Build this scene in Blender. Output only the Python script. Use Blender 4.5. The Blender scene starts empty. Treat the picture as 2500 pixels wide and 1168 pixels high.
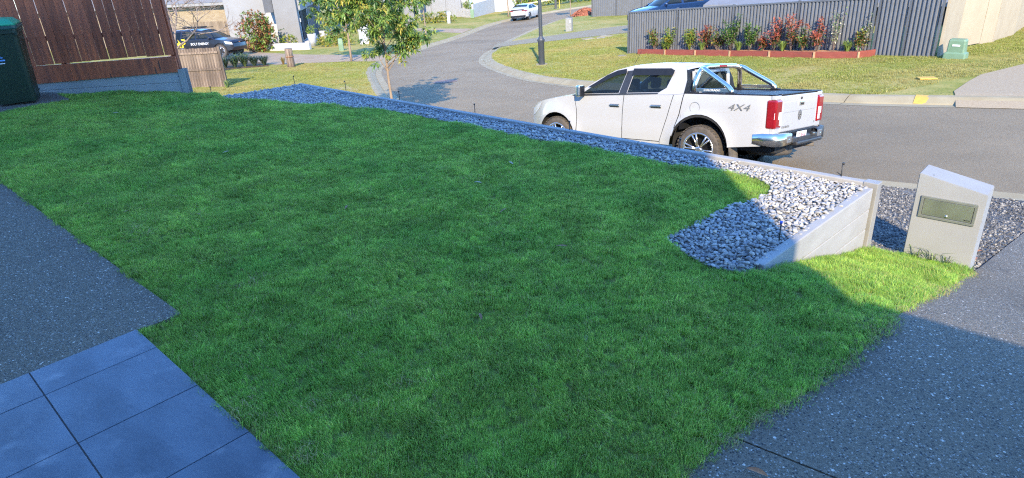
import bpy, bmesh, math, random
import numpy as np
from mathutils import Vector, Matrix, Euler
from mathutils.geometry import delaunay_2d_cdt
random.seed(7)
R = math.radians
SC = bpy.context.scene
COL = SC.collection

# ---------------------------------------------------------------- camera, sky, sun, exposure
cam_d = bpy.data.cameras.new('camera')
cam = bpy.data.objects.new('camera', cam_d)
COL.objects.link(cam)
SC.camera = cam
cam_d.sensor_width = 36.0
cam_d.lens = 36.0 * 1580.0 / 2500.0
cam_d.clip_start = 0.05
cam_d.clip_end = 2000.0
# rows: world axes seen from the lens (roll 3.5 deg, pitch 24.2 deg down)
_d = Vector((214.0, 3506.0, 1580.0)).normalized()            # world down, in lens axes (x right, y down, z forward)
_up = -_d
_f = Vector((0, 0, 1)); _f = (_f - _up * _f.dot(_up)).normalized()
_x = _f.cross(_up)
def _w(v): return Vector((_x.dot(v), _f.dot(v), _up.dot(v)))
_cx, _cy, _cz = _w(Vector((1, 0, 0))), _w(Vector((0, -1, 0))), _w(Vector((0, 0, -1)))
cam.matrix_world = Matrix(((_cx.x, _cy.x, _cz.x, 0), (_cx.y, _cy.y, _cz.y, 0), (_cx.z, _cy.z, _cz.z, 2.14), (0, 0, 0, 1)))

SUN_EL = 30.0
world = bpy.data.worlds.new('World'); SC.world = world; world.use_nodes = True
wn = world.node_tree; wn.nodes.clear()
sky = wn.nodes.new('ShaderNodeTexSky'); sky.sky_type = 'NISHITA'; sky.sun_disc = False
sky.sun_elevation = R(SUN_EL); sky.sun_rotation = R(180.0)
sky.air_density = 1.0; sky.dust_density = 0.0; sky.ozone_density = 10.0
bg = wn.nodes.new('ShaderNodeBackground'); bg.inputs['Strength'].default_value = 0.15
wo = wn.nodes.new('ShaderNodeOutputWorld')
wn.links.new(sky.outputs[0], bg.inputs[0]); wn.links.new(bg.outputs[0], wo.inputs[0])
sun_d = bpy.data.lights.new('sun', 'SUN'); sun_d.energy = 2.05; sun_d.angle = R(0.53); sun_d.color = (1.0, 0.83, 0.57)
sun = bpy.data.objects.new('sun', sun_d); COL.objects.link(sun)
sun.rotation_euler = (R(90.0 - SUN_EL), 0, 0); sun.location = (0, -30, 30)
vs = SC.view_settings
vs.view_transform = 'Standard'; vs.look = 'None'; vs.gamma = 1.0; vs.use_curve_mapping = False
vs.exposure = 2.45
SC.cycles.use_denoising = False; SC.cycles.filter_width = 1.2
SC.cycles.max_bounces = 6; SC.cycles.transparent_max_bounces = 8

# ---------------------------------------------------------------- terrain functions
def T(x, y):
    "height of the street surface"
    y0 = y
    if y > 52: y = 52 + (y - 52) * .6
    u = x - 3.8
    g = 9 * math.tanh(u / 9) if u > 0 else 5 * math.tanh(u / 5)
    return -1.62 - .058 * (y - 10.9) + .05 * g + .0012 * max(0, -x - 3) ** 2 * min(1, max(0, (45 - y0) / 20))
def V(x, y): return T(x, y) + .115                              # verges, one kerb above the road
def ramp(x, y):
    t = (x - 1.62) * .735 + (y - 3.78) * .678
    t -= .28
    if t < -.3: return 0.0
    if t < .3: return -.295 * (t + .3) ** 2 / 1.2
    if t < 2.5: return -.295 * t
    return -.7375 - .16 * (t - 2.5)
WA, WB = Vector((1.76, 4.045)), Vector((3.26, 5.39))            # the sleeper wall that ends the stone bed
def lot(x, y):
    "height of our own front yard"
    z = min(.034 * max(0, -(x * .717 - y * .697) - 4.36), .056 * max(0, -x - 2.5))
    if (WB.x - WA.x) * (y - WA.y) - (WB.y - WA.y) * (x - WA.x) < 0: z += ramp(x, y)
    return z

# ---------------------------------------------------------------- node helpers
MATS = {}
def mat(name, col, col2=None, rough=.7, scale=6.0, bump=0.0, bscale=40.0, metal=0.0, detail=4.0, spec=.5, coat=0.0,
        stretch=None, lo=.35, hi=.65, trans=0.0, fleck=None, rand=0.0, big=None, mott=None):
    "Principled material: two colours mixed by noise, fine bump, optional flecks and large patches"
    if name in MATS: return MATS[name]
    m = bpy.data.materials.new(name); m.use_nodes = True
    n = m.node_tree.nodes; l = m.node_tree.links
    p = n['Principled BSDF']
    p.inputs['Roughness'].default_value = rough; p.inputs['Metallic'].default_value = metal
    p.inputs['Specular IOR Level'].default_value = spec; p.inputs['Coat Weight'].default_value = coat
    if coat: p.inputs['Coat Roughness'].default_value = .05
    tc = n.new('ShaderNodeTexCoord'); co = tc.outputs['Object']
    if stretch:
        mp = n.new('ShaderNodeMapping'); mp.inputs['Scale'].default_value = stretch
        l.new(co, mp.inputs[0]); co = mp.outputs[0]
    c1 = (*col, 1)
    if col2 is None: col2 = tuple(c * .82 for c in col)
    nz = n.new('ShaderNodeTexNoise'); nz.inputs['Scale'].default_value = scale; nz.inputs['Detail'].default_value = detail
    l.new(co, nz.inputs['Vector'])
    mr = n.new('ShaderNodeMapRange'); mr.inputs[1].default_value = lo; mr.inputs[2].default_value = hi
    l.new(nz.outputs[0], mr.inputs[0])
    mx = n.new('ShaderNodeMix'); mx.data_type = 'RGBA'
    mx.inputs[6].default_value = c1; mx.inputs[7].default_value = (*col2, 1)
    l.new(mr.outputs[0], mx.inputs[0]); out = mx.outputs[2]
    if big:                                                       # (colour, scale, lo, hi)
        n2 = n.new('ShaderNodeTexNoise'); n2.inputs['Scale'].default_value = big[1]; n2.inputs['Detail'].default_value = 3
        gm = n.new('ShaderNodeNewGeometry'); l.new(gm.outputs['Position'], n2.inputs['Vector'])
        m2 = n.new('ShaderNodeMapRange'); m2.inputs[1].default_value = big[2]; m2.inputs[2].default_value = big[3]
        l.new(n2.outputs[0], m2.inputs[0])
        x2 = n.new('ShaderNodeMix'); x2.data_type = 'RGBA'; x2.inputs[7].default_value = (*big[0], 1)
        l.new(m2.outputs[0], x2.inputs[0]); l.new(out, x2.inputs[6]); out = x2.outputs[2]
    if fleck:                                                     # list of (colour, voronoi scale, radius, keep)
        for fc, fs, fr, keep in fleck:
            vo = n.new('ShaderNodeTexVoronoi'); vo.inputs['Scale'].default_value = fs; l.new(co, vo.inputs['Vector'])
            a = n.new('ShaderNodeMath'); a.operation = 'LESS_THAN'; a.inputs[1].default_value = fr; l.new(vo.outputs['Distance'], a.inputs[0])
            sx = n.new('ShaderNodeSeparateColor'); l.new(vo.outputs['Color'], sx.inputs[0])
            b = n.new('ShaderNodeMath'); b.operation = 'LESS_THAN'; b.inputs[1].default_value = keep; l.new(sx.outputs[0], b.inputs[0])
            c = n.new('ShaderNodeMath'); c.operation = 'MULTIPLY'; l.new(a.outputs[0], c.inputs[0]); l.new(b.outputs[0], c.inputs[1])
            x3 = n.new('ShaderNodeMix'); x3.data_type = 'RGBA'; x3.inputs[7].default_value = (*fc, 1)
            l.new(c.outputs[0], x3.inputs[0]); l.new(out, x3.inputs[6]); out = x3.outputs[2]
    if mott:                                                      # (scale, amount): natural light and dark growth
        n4 = n.new('ShaderNodeTexNoise'); n4.inputs['Scale'].default_value = mott[0]; n4.inputs['Detail'].default_value = 4
        g4 = n.new('ShaderNodeNewGeometry'); l.new(g4.outputs['Position'], n4.inputs['Vector'])
        m4 = n.new('ShaderNodeMapRange'); m4.inputs[1].default_value = .33; m4.inputs[2].default_value = .67; m4.inputs[3].default_value = 1 - mott[1]; m4.inputs[4].default_value = 1 + mott[1]
        h4 = n.new('ShaderNodeHueSaturation'); l.new(n4.outputs[0], m4.inputs[0]); l.new(m4.outputs[0], h4.inputs['Value']); l.new(out, h4.inputs['Color']); out = h4.outputs[0]
    if rand:
        oi = n.new('ShaderNodeObjectInfo')
        hv = n.new('ShaderNodeHueSaturation')
        m3 = n.new('ShaderNodeMapRange'); m3.inputs[3].default_value = 1 - rand; m3.inputs[4].default_value = 1 + rand
        l.new(oi.outputs['Random'], m3.inputs[0]); l.new(m3.outputs[0], hv.inputs['Value'])
        l.new(out, hv.inputs['Color']); out = hv.outputs[0]
    l.new(out, p.inputs['Base Color'])
    if bump:
        nb = n.new('ShaderNodeTexNoise'); nb.inputs['Scale'].default_value = bscale; nb.inputs['Detail'].default_value = 5
        l.new(co, nb.inputs['Vector'])
        bp = n.new('ShaderNodeBump'); bp.inputs['Strength'].default_value = bump; bp.inputs['Distance'].default_value = .02
        l.new(nb.outputs[0], bp.inputs['Height']); l.new(bp.outputs[0], p.inputs['Normal'])
    if trans:
        tr = n.new('ShaderNodeBsdfTranslucent'); l.new(out, tr.inputs[0])
        ms = n.new('ShaderNodeMixShader'); ms.inputs[0].default_value = trans
        l.new(p.outputs[0], ms.inputs[1]); l.new(tr.outputs[0], ms.inputs[2])
        l.new(ms.outputs[0], n['Material Output'].inputs[0])
    MATS[name] = m
    return m
def glass_mat(name, tint=(.02, .03, .035), alpha=.45):
    if name in MATS: return MATS[name]
    m = bpy.data.materials.new(name); m.use_nodes = True
    n = m.node_tree.nodes; l = m.node_tree.links; p = n['Principled BSDF']
    p.inputs['Base Color'].default_value = (*tint, 1); p.inputs['Roughness'].default_value = .03
    p.inputs['Specular IOR Level'].default_value = .6
    t = n.new('ShaderNodeBsdfTransparent'); t.inputs[0].default_value = (.5, .58, .58, 1)
    ms = n.new('ShaderNodeMixShader'); ms.inputs[0].default_value = 1 - alpha
    l.new(p.outputs[0], ms.inputs[1]); l.new(t.outputs[0], ms.inputs[2]); l.new(ms.outputs[0], n['Material Output'].inputs[0])
    MATS[name] = m
    return m

# ---------------------------------------------------------------- mesh helpers
class MB:
    def __init__(s): s.v = []; s.f = []; s.m = []; s.mats = []; s.sm = []
    def mi(s, m):
        if m not in s.mats: s.mats.append(m)
        return s.mats.index(m)
    def add(s, vs, fs, m=None, smooth=False):
        o = len(s.v); s.v += [tuple(p) for p in vs]
        k = s.mi(m) if m else 0
        for f in fs: s.f.append(tuple(o + i for i in f)); s.m.append(k); s.sm.append(smooth)
    def box(s, c, size, m=None, rot=None, bev=0.0, taper=1.0):
        x, y, z = size[0] / 2, size[1] / 2, size[2] / 2
        if bev:
            b = bev
            bm = bmesh.new(); bmesh.ops.create_cube(bm, size=1)
            for q in bm.verts:
                q.co.x *= size[0]; q.co.y *= size[1]; q.co.z *= size[2]
            bmesh.ops.bevel(bm, geom=bm.edges[:] , offset=b, segments=2, profile=.5, affect='EDGES')
            vs = [q.co.copy() for q in bm.verts]; bm.verts.index_update()
            fs = [[q.index for q in f.verts] for f in bm.faces]; bm.free()
        else:
            vs = [Vector((sx * x * (taper if sz > 0 else 1), sy * y * (taper if sz > 0 else 1), sz * z)) for sz in (-1, 1) for sx, sy in ((-1, -1), (1, -1), (1, 1), (-1, 1))]
            fs = [(3, 2, 1, 0), (4, 5, 6, 7), (0, 1, 5, 4), (1, 2, 6, 5), (2, 3, 7, 6), (3, 0, 4, 7)]
        if rot is not None:
            e = rot if isinstance(rot, Matrix) else Euler(rot).to_matrix()
            vs = [e @ q for q in vs]
        s.add([q + Vector(c) for q in vs], fs, m)
        return s
    def tube(s, pts, rad, m=None, n=8, cap=True, smooth=True):
        pts = [Vector(p) for p in pts]; k = len(pts)
        if not hasattr(rad, '__len__'): rad = [rad] * k
        vs = []; prev = None
        for i, p in enumerate(pts):
            d = (pts[min(i + 1, k - 1)] - pts[max(i - 1, 0)]).normalized()
            if prev is None: a = d.orthogonal().normalized()
            else:
                a = prev - d * prev.dot(d); a = a.normalized() if a.length > 1e-6 else d.orthogonal().normalized()
            b = d.cross(a); prev = a
            for j in range(n):
                t = 2 * math.pi * j / n
                vs.append(p + (a * math.cos(t) + b * math.sin(t)) * rad[i])
        fs = [(i * n + j, i * n + (j + 1) % n, (i + 1) * n + (j + 1) % n, (i + 1) * n + j) for i in range(k - 1) for j in range(n)]
        if cap: fs += [tuple(range(n - 1, -1, -1)), tuple((k - 1) * n + j for j in range(n))]
        s.add(vs, fs, m, smooth); return s
    def lathe(s, prof, m=None, n=24, axis='Z', c=(0, 0, 0), smooth=True, closed=False):
        vs = []; k = len(prof)
        for r, h in prof:
            for j in range(n):
                t = 2 * math.pi * j / n; a, b = r * math.cos(t), r * math.sin(t)
                p = (a, b, h) if axis == 'Z' else ((a, h, b) if axis == 'Y' else (h, a, b))
                vs.append((p[0] + c[0], p[1] + c[1], p[2] + c[2]))
        kk = k if closed else k - 1
        fs = [(i * n + j, i * n + (j + 1) % n, ((i + 1) % k) * n + (j + 1) % n, ((i + 1) % k) * n + j) for i in range(kk) for j in range(n)]
        s.add(vs, fs, m, smooth); return s
    def prism(s, poly, z0, z1, m=None, xf=None):
        "poly in 2D, extruded between z0 and z1; xf maps (u, v, w) to a point"
        k = len(poly); xf = xf or (lambda u, v, w: (u, v, w))
        vs = [xf(u, v, z0) for u, v in poly] + [xf(u, v, z1) for u, v in poly]
        fs = [tuple(range(k - 1, -1, -1)), tuple(range(k, 2 * k))] + [(i, (i + 1) % k, k + (i + 1) % k, k + i) for i in range(k)]
        s.add(vs, fs, m); return s
    def mesh(s, name, m=None):
        me = bpy.data.meshes.new(name); me.from_pydata(s.v, [], s.f)
        for q in (s.mats if s.mats else ([m] if m else [])): me.materials.append(q)
        if s.mats: me.polygons.foreach_set('material_index', s.m)
        me.polygons.foreach_set('use_smooth', s.sm)
        me.update(); return me
    def build(s, name, m=None, parent=None, loc=None, fix=False):
        me = s.mesh(name, m)
        if fix:
            bm = bmesh.new(); bm.from_mesh(me); bmesh.ops.recalc_face_normals(bm, faces=bm.faces[:]); bm.to_mesh(me); bm.free()
        return link(name, me, parent, loc)
def link(name, me, parent=None, loc=None):
    o = bpy.data.objects.new(name, me); COL.objects.link(o)
    if parent: o.parent = parent
    if loc is not None: o.location = loc
    return o
def empty(name, loc=(0, 0, 0), rz=0.0):
    o = bpy.data.objects.new(name, None); COL.objects.link(o); o.location = loc; o.rotation_euler = (0, 0, rz)
    o.empty_display_size = .2
    return o
def tag(o, label=None, cat=None, group=None, kind=None):
    if label: o['label'] = label
    if cat: o['category'] = cat
    if group: o['group'] = group
    if kind: o['kind'] = kind
    return o
def thing(name, label, cat, loc=(0, 0, 0), rz=0.0, group=None): return tag(empty(name, loc, rz), label, cat, group)
def inside(x, y, poly):
    c = False; j = len(poly) - 1
    for i in range(len(poly)):
        xi, yi = poly[i][0], poly[i][1]; xj, yj = poly[j][0], poly[j][1]
        if (yi > y) != (yj > y) and x < (xj - xi) * (y - yi) / (yj - yi + 1e-12) + xi: c = not c
        j = i
    return c
def resample(poly, step, closed=True):
    out = []; k = len(poly)
    for i in range(k if closed else k - 1):
        a, b = Vector(poly[i][:2]), Vector(poly[(i + 1) % k][:2]); n = max(1, int((b - a).length / step))
        for j in range(n): out.append(tuple(a.lerp(b, j / n)))
    if not closed: out.append(tuple(poly[-1][:2]))
    return out
def cdt(outer, holes, step, jitter=.0, extra=()):
    "triangulate a 2D polygon with holes and inner grid points -> points, triangles"
    pts = []; edges = []
    for lp in [outer] + list(holes):
        o = len(pts); pts += [Vector(p[:2]) for p in lp]; edges += [(o + i, o + (i + 1) % len(lp)) for i in range(len(lp))]
    xs = [p[0] for p in outer]; ys = [p[1] for p in outer]
    if step:
        nx = int((max(xs) - min(xs)) / step); ny = int((max(ys) - min(ys)) / step)
        for i in range(1, nx + 1):
            for j in range(1, ny + 1):
                x = min(xs) + i * step + random.uniform(-jitter, jitter); y = min(ys) + j * step + random.uniform(-jitter, jitter)
                if inside(x, y, outer) and not any(inside(x, y, h) for h in holes): pts.append(Vector((x, y)))
    pts += [Vector(p) for p in extra]
    r = delaunay_2d_cdt(pts, edges, [], 0, 1e-5)
    P = r[0]; F = []
    for f in r[2]:
        cx = sum(P[i].x for i in f) / len(f); cy = sum(P[i].y for i in f) / len(f)
        if inside(cx, cy, outer) and not any(inside(cx, cy, h) for h in holes): F.append(tuple(f))
    return P, F
def drape(name, poly, zf, m, step=.25, parent=None, holes=(), edge=None, off=0.0, smooth=True, skirt=0.0):
    rp = resample(poly, edge or step); P, F = cdt(rp, holes, step)
    mb = MB()
    if skirt:
        k = len(rp); top = [(x, y, zf(x, y) + off) for x, y in rp]
        mb.add(top + [(x, y, z - skirt) for x, y, z in top], [(i, (i + 1) % k, k + (i + 1) % k, k + i) for i in range(k)], m)
    mb.add([(p.x, p.y, zf(p.x, p.y) + off) for p in P], F, m, smooth)
    return mb.build(name, None, parent)
def catmull(pts, n=6):
    out = []; k = len(pts)
    for i in range(k - 1):
        p0, p1, p2, p3 = [Vector(pts[max(0, min(k - 1, j))]) for j in (i - 1, i, i + 1, i + 2)]
        for s in range(n):
            t = s / n
            out.append(.5 * ((2 * p1) + (p2 - p0) * t + (2 * p0 - 5 * p1 + 4 * p2 - p3) * t * t + (3 * p1 - p0 - 3 * p2 + p3) * t ** 3))
    out.append(Vector(pts[-1])); return out
def copy_tree(o, parent=None):
    c = o.copy(); COL.objects.link(c); c.parent = parent
    for ch in o.children: copy_tree(ch, c)
    return c
def text(name, body, size, m, parent, mw, extrude=.0008, align='CENTER', shear=0.0, sx=1.0):
    cu = bpy.data.curves.new(name, 'FONT'); cu.body = body; cu.size = size; cu.extrude = extrude
    cu.align_x = align; cu.align_y = 'CENTER'; cu.shear = shear; cu.resolution_u = 2
    cu.materials.append(m)
    tmp = bpy.data.objects.new(name, cu); me = bpy.data.meshes.new_from_object(tmp); me.materials.clear(); me.materials.append(m); bpy.data.objects.remove(tmp)
    o = bpy.data.objects.new(name, me); COL.objects.link(o); o.parent = parent
    o.matrix_local = mw @ Matrix.Diagonal((sx, 1, 1, 1))
    return o
def basis(c, ux, uy, uz):
    ux, uy, uz = Vector(ux).normalized(), Vector(uy).normalized(), Vector(uz).normalized()
    return Matrix(((ux.x, uy.x, uz.x, c[0]), (ux.y, uy.y, uz.y, c[1]), (ux.z, uy.z, uz.z, c[2]), (0, 0, 0, 1)))
# ---------------------------------------------------------------- road, kerbs, verges
LIPL = [(20, -3.85), (14.5, 1.2), (10, 5.35), (6.99, 8.1), (5.64, 9.34), (4.0, 10.9), (2.2, 12.75), (.2, 15.2), (-1.6, 18.3), (-2.9, 21.2), (-3.82, 23.64), (-4.59, 26.61),
        (-5.3, 29.61), (-5.84, 32.1), (-6.14, 34.24), (-6.27, 36.57), (-6.23, 38.36), (-5.78, 41.69), (-4.9, 47.4), (-2.72, 56.24), (-.72, 65.0), (1.62, 70.7),
        (4.75, 74.4), (9.7, 78.65), (15, 82.2), (23, 87), (40, 97)]
LIPR = [(40, 88.5), (22, 76.5), (13.5, 70), (9.5, 67), (6.8, 64.57), (5.29, 63.07), (4.0, 60), (2.15, 54.64), (.84, 49.67), (.09, 45.74), (-.79, 40.44), (-1.13, 37.53), (-1.2, 35.33), (-1.03, 33.02),
        (-.66, 30.89), (-.03, 28.3), (.73, 25.71), (1.41, 24.18), (2.6, 21.96), (5.0, 18.3), (7.62, 15.33), (8.41, 14.52), (9.58, 13.6), (10.57, 12.84), (12.5, 11.2), (15.5, 8.6), (20, 4.8)]
lipl = catmull(LIPL, 5); lipr = catmull(LIPR, 5)
def offset(line, d):
    out = []
    for i, p in enumerate(line):
        t = (line[min(i + 1, len(line) - 1)] - line[max(i - 1, 0)]).normalized()
        out.append(p + Vector((-t.y, t.x)) * d)
    return out
KERB = .72
outl = offset(lipl, KERB); outr = offset(lipr, KERB)
mean = lambda a, b: tuple((p + q) / 2 for p, q in zip(a, b))
m_asph = mat('asphalt', (.195, .152, .092), (.24, .19, .12), rough=.9, scale=55, bump=.5, bscale=240, spec=.25, detail=8,
             big=((.155, .122, .076), .22, .45, .75), mott=(.9, .07), fleck=[((.36, .31, .24), 80, .25, .12), ((.07, .06, .045), 70, .28, .16)])
m_conc = mat('kerb concrete', (.25, .21, .13), (.295, .255, .165), rough=.85, scale=2.2, bump=.25, bscale=90, spec=.2, fleck=[((.16, .145, .12), 60, .2, .12)])
m_dirt = mat('soil', (.10, .065, .035), (.15, .1, .055), rough=.95, scale=8, bump=.6, bscale=30, spec=.1)
m_verge = mat('verge turf', (.165, .185, .035), (.29, .26, .075), rough=.9, scale=1.3, bump=1.0, bscale=16, spec=.1, detail=9, lo=.38, hi=.62,
              big=((.34, .27, .1), .16, .5, .68), fleck=[((.3, .25, .1), 11, .3, .16), ((.07, .12, .02), 14, .3, .25)])
road_poly = [tuple(p) for p in lipl] + [tuple(p) for p in lipr]
rd = drape('road', road_poly, T, m_asph, 1.6, edge=1.2); tag(rd, 'grey asphalt road bending round the corner', kind='structure')
hole = [tuple(p) for p in outl] + [tuple(p) for p in outr]
dom = resample([(-160, -16), (30, -16), (150, -16), (150, 260), (-160, 260)], 8)
# keep the road hole within the sheet: its ends are closed where the road leaves the view
near = [(x * 1.0, y * 1.0) for x in np.arange(-26, 26, 1.1) for y in np.arange(3, 62, 1.1)]
near = [p for p in near if not inside(p[0], p[1], hole)]
P_, F_ = cdt(dom, [hole], 7.0, extra=near)
mb = MB(); mb.add([(p.x, p.y, V(p.x, p.y)) for p in P_], F_, m_verge, True)
vg = mb.build('verge'); tag(vg, kind='structure')
def kerb(name, lip, m):
    k = empty(name); tag(k, kind='structure')
    PROF = [(0, .004), (.27, -.004), (.285, -.02), (.30, -.004), (.33, .02), (.52, .10), (.58, .118), (KERB, .122), (KERB, -.1)]
    n = len(PROF); i = 0; L = len(lip)
    while i < L - 1:
        j = i; d = 0
        while j < L - 1 and d < 3.2: d += (lip[j + 1] - lip[j]).length; j += 1
        low = name == 'kerb' and lip is lipr and lip[i].x > 9.4 and lip[i].y < 14; prof = [(o, h * (.45 if low and h > 0 else 1)) for o, h in PROF]
        seg = lip[i:j + 1]; q = MB(); rows = []
        for a, p in enumerate(seg):
            g = i + a
            t = (lip[min(g + 1, L - 1)] - lip[max(g - 1, 0)]).normalized(); nrm = Vector((-t.y, t.x))
            e = .007 if a == 0 else (-.007 if a == len(seg) - 1 else 0)
            pp = p + t * e
            for o, h in prof:
                w = pp + nrm * o; q.v.append((w.x, w.y, T(pp.x, pp.y) + h))
        for a in range(len(seg) - 1):
            for b in range(n - 1):
                q.f.append((a * n + b, (a + 1) * n + b, (a + 1) * n + b + 1, a * n + b + 1)); q.m.append(0); q.sm.append(False)
        q.mats = [m]; q.build('kerb_segment', None, k); i = j
    return k
kerb('kerb', lipl, m_conc); kerb('kerb', lipr, m_conc)
sub = MB()                                                       # dark bed under the kerb joints
for line in (lipl, lipr):
    o2 = offset(line, KERB - .02); o1 = offset(line, .02)
    for i in range(len(line) - 1):
        a, b, c, d = o1[i], o1[i + 1], o2[i + 1], o2[i]
        sub.add([(q.x, q.y, T(q.x, q.y) - .03) for q in (a, b, c, d)], [(0, 1, 2, 3)], m_dirt)
tag(sub.build('kerb_bed'), kind='structure')

m_pink = mat('pinkish concrete', (.28, .205, .13), (.33, .25, .165), rough=.85, scale=1.2, bump=.2, bscale=60, spec=.2)
m_agg = mat('tan aggregate', (.29, .225, .14), (.35, .28, .18), rough=.9, scale=30, bump=.3, bscale=120, spec=.2, fleck=[((.25, .2, .15), 40, .3, .3)])
m_greyp = mat('grey path concrete', (.2, .17, .108), (.24, .205, .135), rough=.9, scale=20, bump=.2, bscale=80, spec=.2)
def paving(name, poly, m, off=.012, step=1.0): return tag(drape(name, poly, V, m, step, off=off), kind='structure')
paving('path', [(-6.85, 37.6), (-8.81, 38.48), (-11.61, 39.09), (-13.18, 38.95), (-15.5, 42.4), (-17.67, 42.9), (-29, 43), (-29, 53), (-20, 53.5), (-17.22, 50.12), (-13.69, 46.47), (-9.7, 43.49), (-8.3, 42.2), (-6.6, 41.6)], m_pink)
def cross_z(x, y): return T(x, y) + min(.138, .007 + .17 * min((Vector((x, y)) - p).length for p in lipr_fine))
lipr_fine = [Vector(p) for p in resample([tuple(p) for p in lipr if p.y < 30], .1, False)]
tag(drape('driveway', [(10.33, 14.68), (11.4, 15.75), (12.22, 16.5), (13.3, 17.1), (14.6, 17.85), (24, 22), (30, 12), (19.8, 4.99), (15.5, 8.62), (12.5, 11.22), (10.57, 12.86), (9.66, 13.56)], cross_z, m_agg, .45, edge=.25), kind='structure')
paving('driveway', [(-.55, 41.2), (-.15, 44.9), (7.0, 48.2), (16, 50.2), (16, 42.5), (6.08, 41.8), (1.28, 42.0)], m_greyp)
paving('path', [(-3.2, 57.9), (-8.56, 65.0), (-20, 72), (-21, 76), (-8.89, 68.2), (-2.4, 62.2)], m_pink)
paving('path', [(-8.9, 67.9), (-9.7, 69.2), (-12.5, 84), (-9.4, 82)], m_pink)
paving('garden_bed', [(-15.36, 37.1), (-14.51, 37.9), (-13.3, 38.3), (-13.6, 39.2), (-15.2, 42.0), (-17.2, 42.2), (-17, 38.5)], m_dirt, .01)
paving('bare_soil', [(-5.6, 25.5), (-6.3, 26.8), (-7.6, 26.4), (-7.2, 24.6), (-5.4, 24.4)], mat('dry soil', (.36, .26, .15), (.3, .24, .12), rough=.95, scale=3, bump=.4), .006)

# ---------------------------------------------------------------- our front yard
LAWN = [(-2.49, 3.69), (-.2, 1.44), (.05, 1.55), (.69, 2.12), (.78, 2.22), (1.07, 2.44), (1.42, 2.63), (1.72, 2.84), (1.97, 3.04), (2.33, 3.35), (3.13, 4.08), (3.98, 4.92),
        (4.05, 5.03), (3.68, 5.41), (3.40, 5.44), (3.27, 5.37), (1.78, 4.03), (1.66, 3.98), (1.56, 4.0), (1.45, 4.1), (1.33, 4.28), (1.27, 4.45), (1.22, 4.62), (1.51, 4.85), (1.9, 5.19), (2.19, 5.31),
        (2.35, 5.44), (2.44, 5.62), (2.4, 5.86), (2.22, 6.05), (1.92, 6.28), (1.57, 6.56), (1.2, 6.94), (.79, 7.36), (.33, 7.76), (-.18, 8.23), (-.75, 8.85), (-1.4, 9.54),
        (-2.1, 10.06), (-2.81, 10.43), (-3.54, 10.68), (-4.06, 10.75), (-4.6, 10.9), (-4.95, 11.38), (-5.45, 11.45), (-7.75, 11.46), (-7.21, 10.94), (-7.72, 10.06), (-7.5, 8.65), (-5.43, 6.72), (-2.28, 3.87)]
_h = lambda x, y: .006 * math.sin(13.1 * x + 6.2 * y) * math.sin(11.3 * y - 3.1 * x + .7) + .016 * math.sin(2.3 * x + 1.1 * y) * math.sin(1.7 * y - .6 * x) + .018 * math.sin(5.1 * x - 2.2 * y + 1) * math.sin(4.3 * y + 1.9 * x)
def lawn_z(x, y): return lot(x, y) - .016 + _h(x, y)
m_thatch = mat('thatch', (.12, .2, .05), (.2, .2, .07), rough=1, scale=25, bump=.8, bscale=60, spec=.05)
lawn = drape('lawn', LAWN, lambda x, y: lawn_z(x, y) - .012, m_thatch, .11); tag(lawn, kind='structure')

m_slate = mat('slate tile', (.095, .125, .165), (.035, .052, .078), rough=.42, scale=1.6, detail=9, bump=.15, bscale=8, spec=.5, lo=.3, hi=.7,
              big=((.15, .17, .2), 4.5, .58, .75), stretch=(1, 2.6, 1), fleck=[((.3, .32, .34), 9, .05, .25), ((.04, .05, .06), 14, .06, .2)], rand=.10)
E1 = Vector((.717, -.697)); E2 = Vector((.697, .717))
porch = empty('porch_floor'); tag(porch, kind='structure')
m_grout = mat('grout', (.075, .075, .08), rough=.95, scale=40)
def e12(a, b): return E1 * a + E2 * b
q = MB(); pc = [e12(-4.357, .905), e12(1.4, .905), e12(1.4, -1.2), e12(-4.357, -1.2)]
q.prism([tuple(p) for p in reversed(pc)], -.12, -.006, m_grout); q.build('porch_base', None, porch, fix=True)
rows = [-4.357] + [-4.018 + .608 * k for k in range(9)]; cols = [-1.2, -.914, -.306, .302, .91]
rot = math.atan2(E1.y, E1.x)
for i in range(len(rows) - 1):
    for j in range(len(cols) - 1):
        a0, a1, b0, b1 = rows[i] + .003, rows[i + 1] - .003, cols[j] + .0035, cols[j + 1] - .0035
        c = e12((a0 + a1) / 2, (b0 + b1) / 2)
        t = MB(); t.box((0, 0, 0), (a1 - a0, b1 - b0, .02), m_slate, bev=.0015)
        o = t.build('tile', None, porch, (c.x, c.y, -.0105 + random.uniform(-.0006, .0006))); o.rotation_euler = (0, 0, rot + (math.pi if random.random() < .5 else 0))
m_expo = mat('exposed aggregate', (.10, .085, .062), (.175, .15, .115), rough=.8, scale=70, bump=.7, bscale=130, spec=.35, detail=7,
             big=((.075, .064, .05), .8, .5, .72), fleck=[((.5, .46, .4), 60, .32, .07), ((.56, .52, .45), 30, .22, .055), ((.28, .27, .25), 85, .36, .25), ((.035, .035, .037), 75, .4, .22)])
pp = drape('path', [(-2.28, 3.87), (-5.43, 6.72), (-8.0, 9.2), (-9.9, 7.4), (-3.95, 2.17), (-2.5, 3.68), (-2.42, 3.73)], lambda x, y: lot(x, y) - .004, m_expo, .6, skirt=.09); tag(pp, kind='structure')
pb = drape('path', [(-7.21, 10.94), (-7.72, 10.06), (-8.9, 9.9), (-10.4, 9.9), (-10.4, 11.45), (-7.75, 11.46)], lambda x, y: lot(x, y) + .0, m_expo, .4, skirt=.09); tag(pb, kind='structure')
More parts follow.
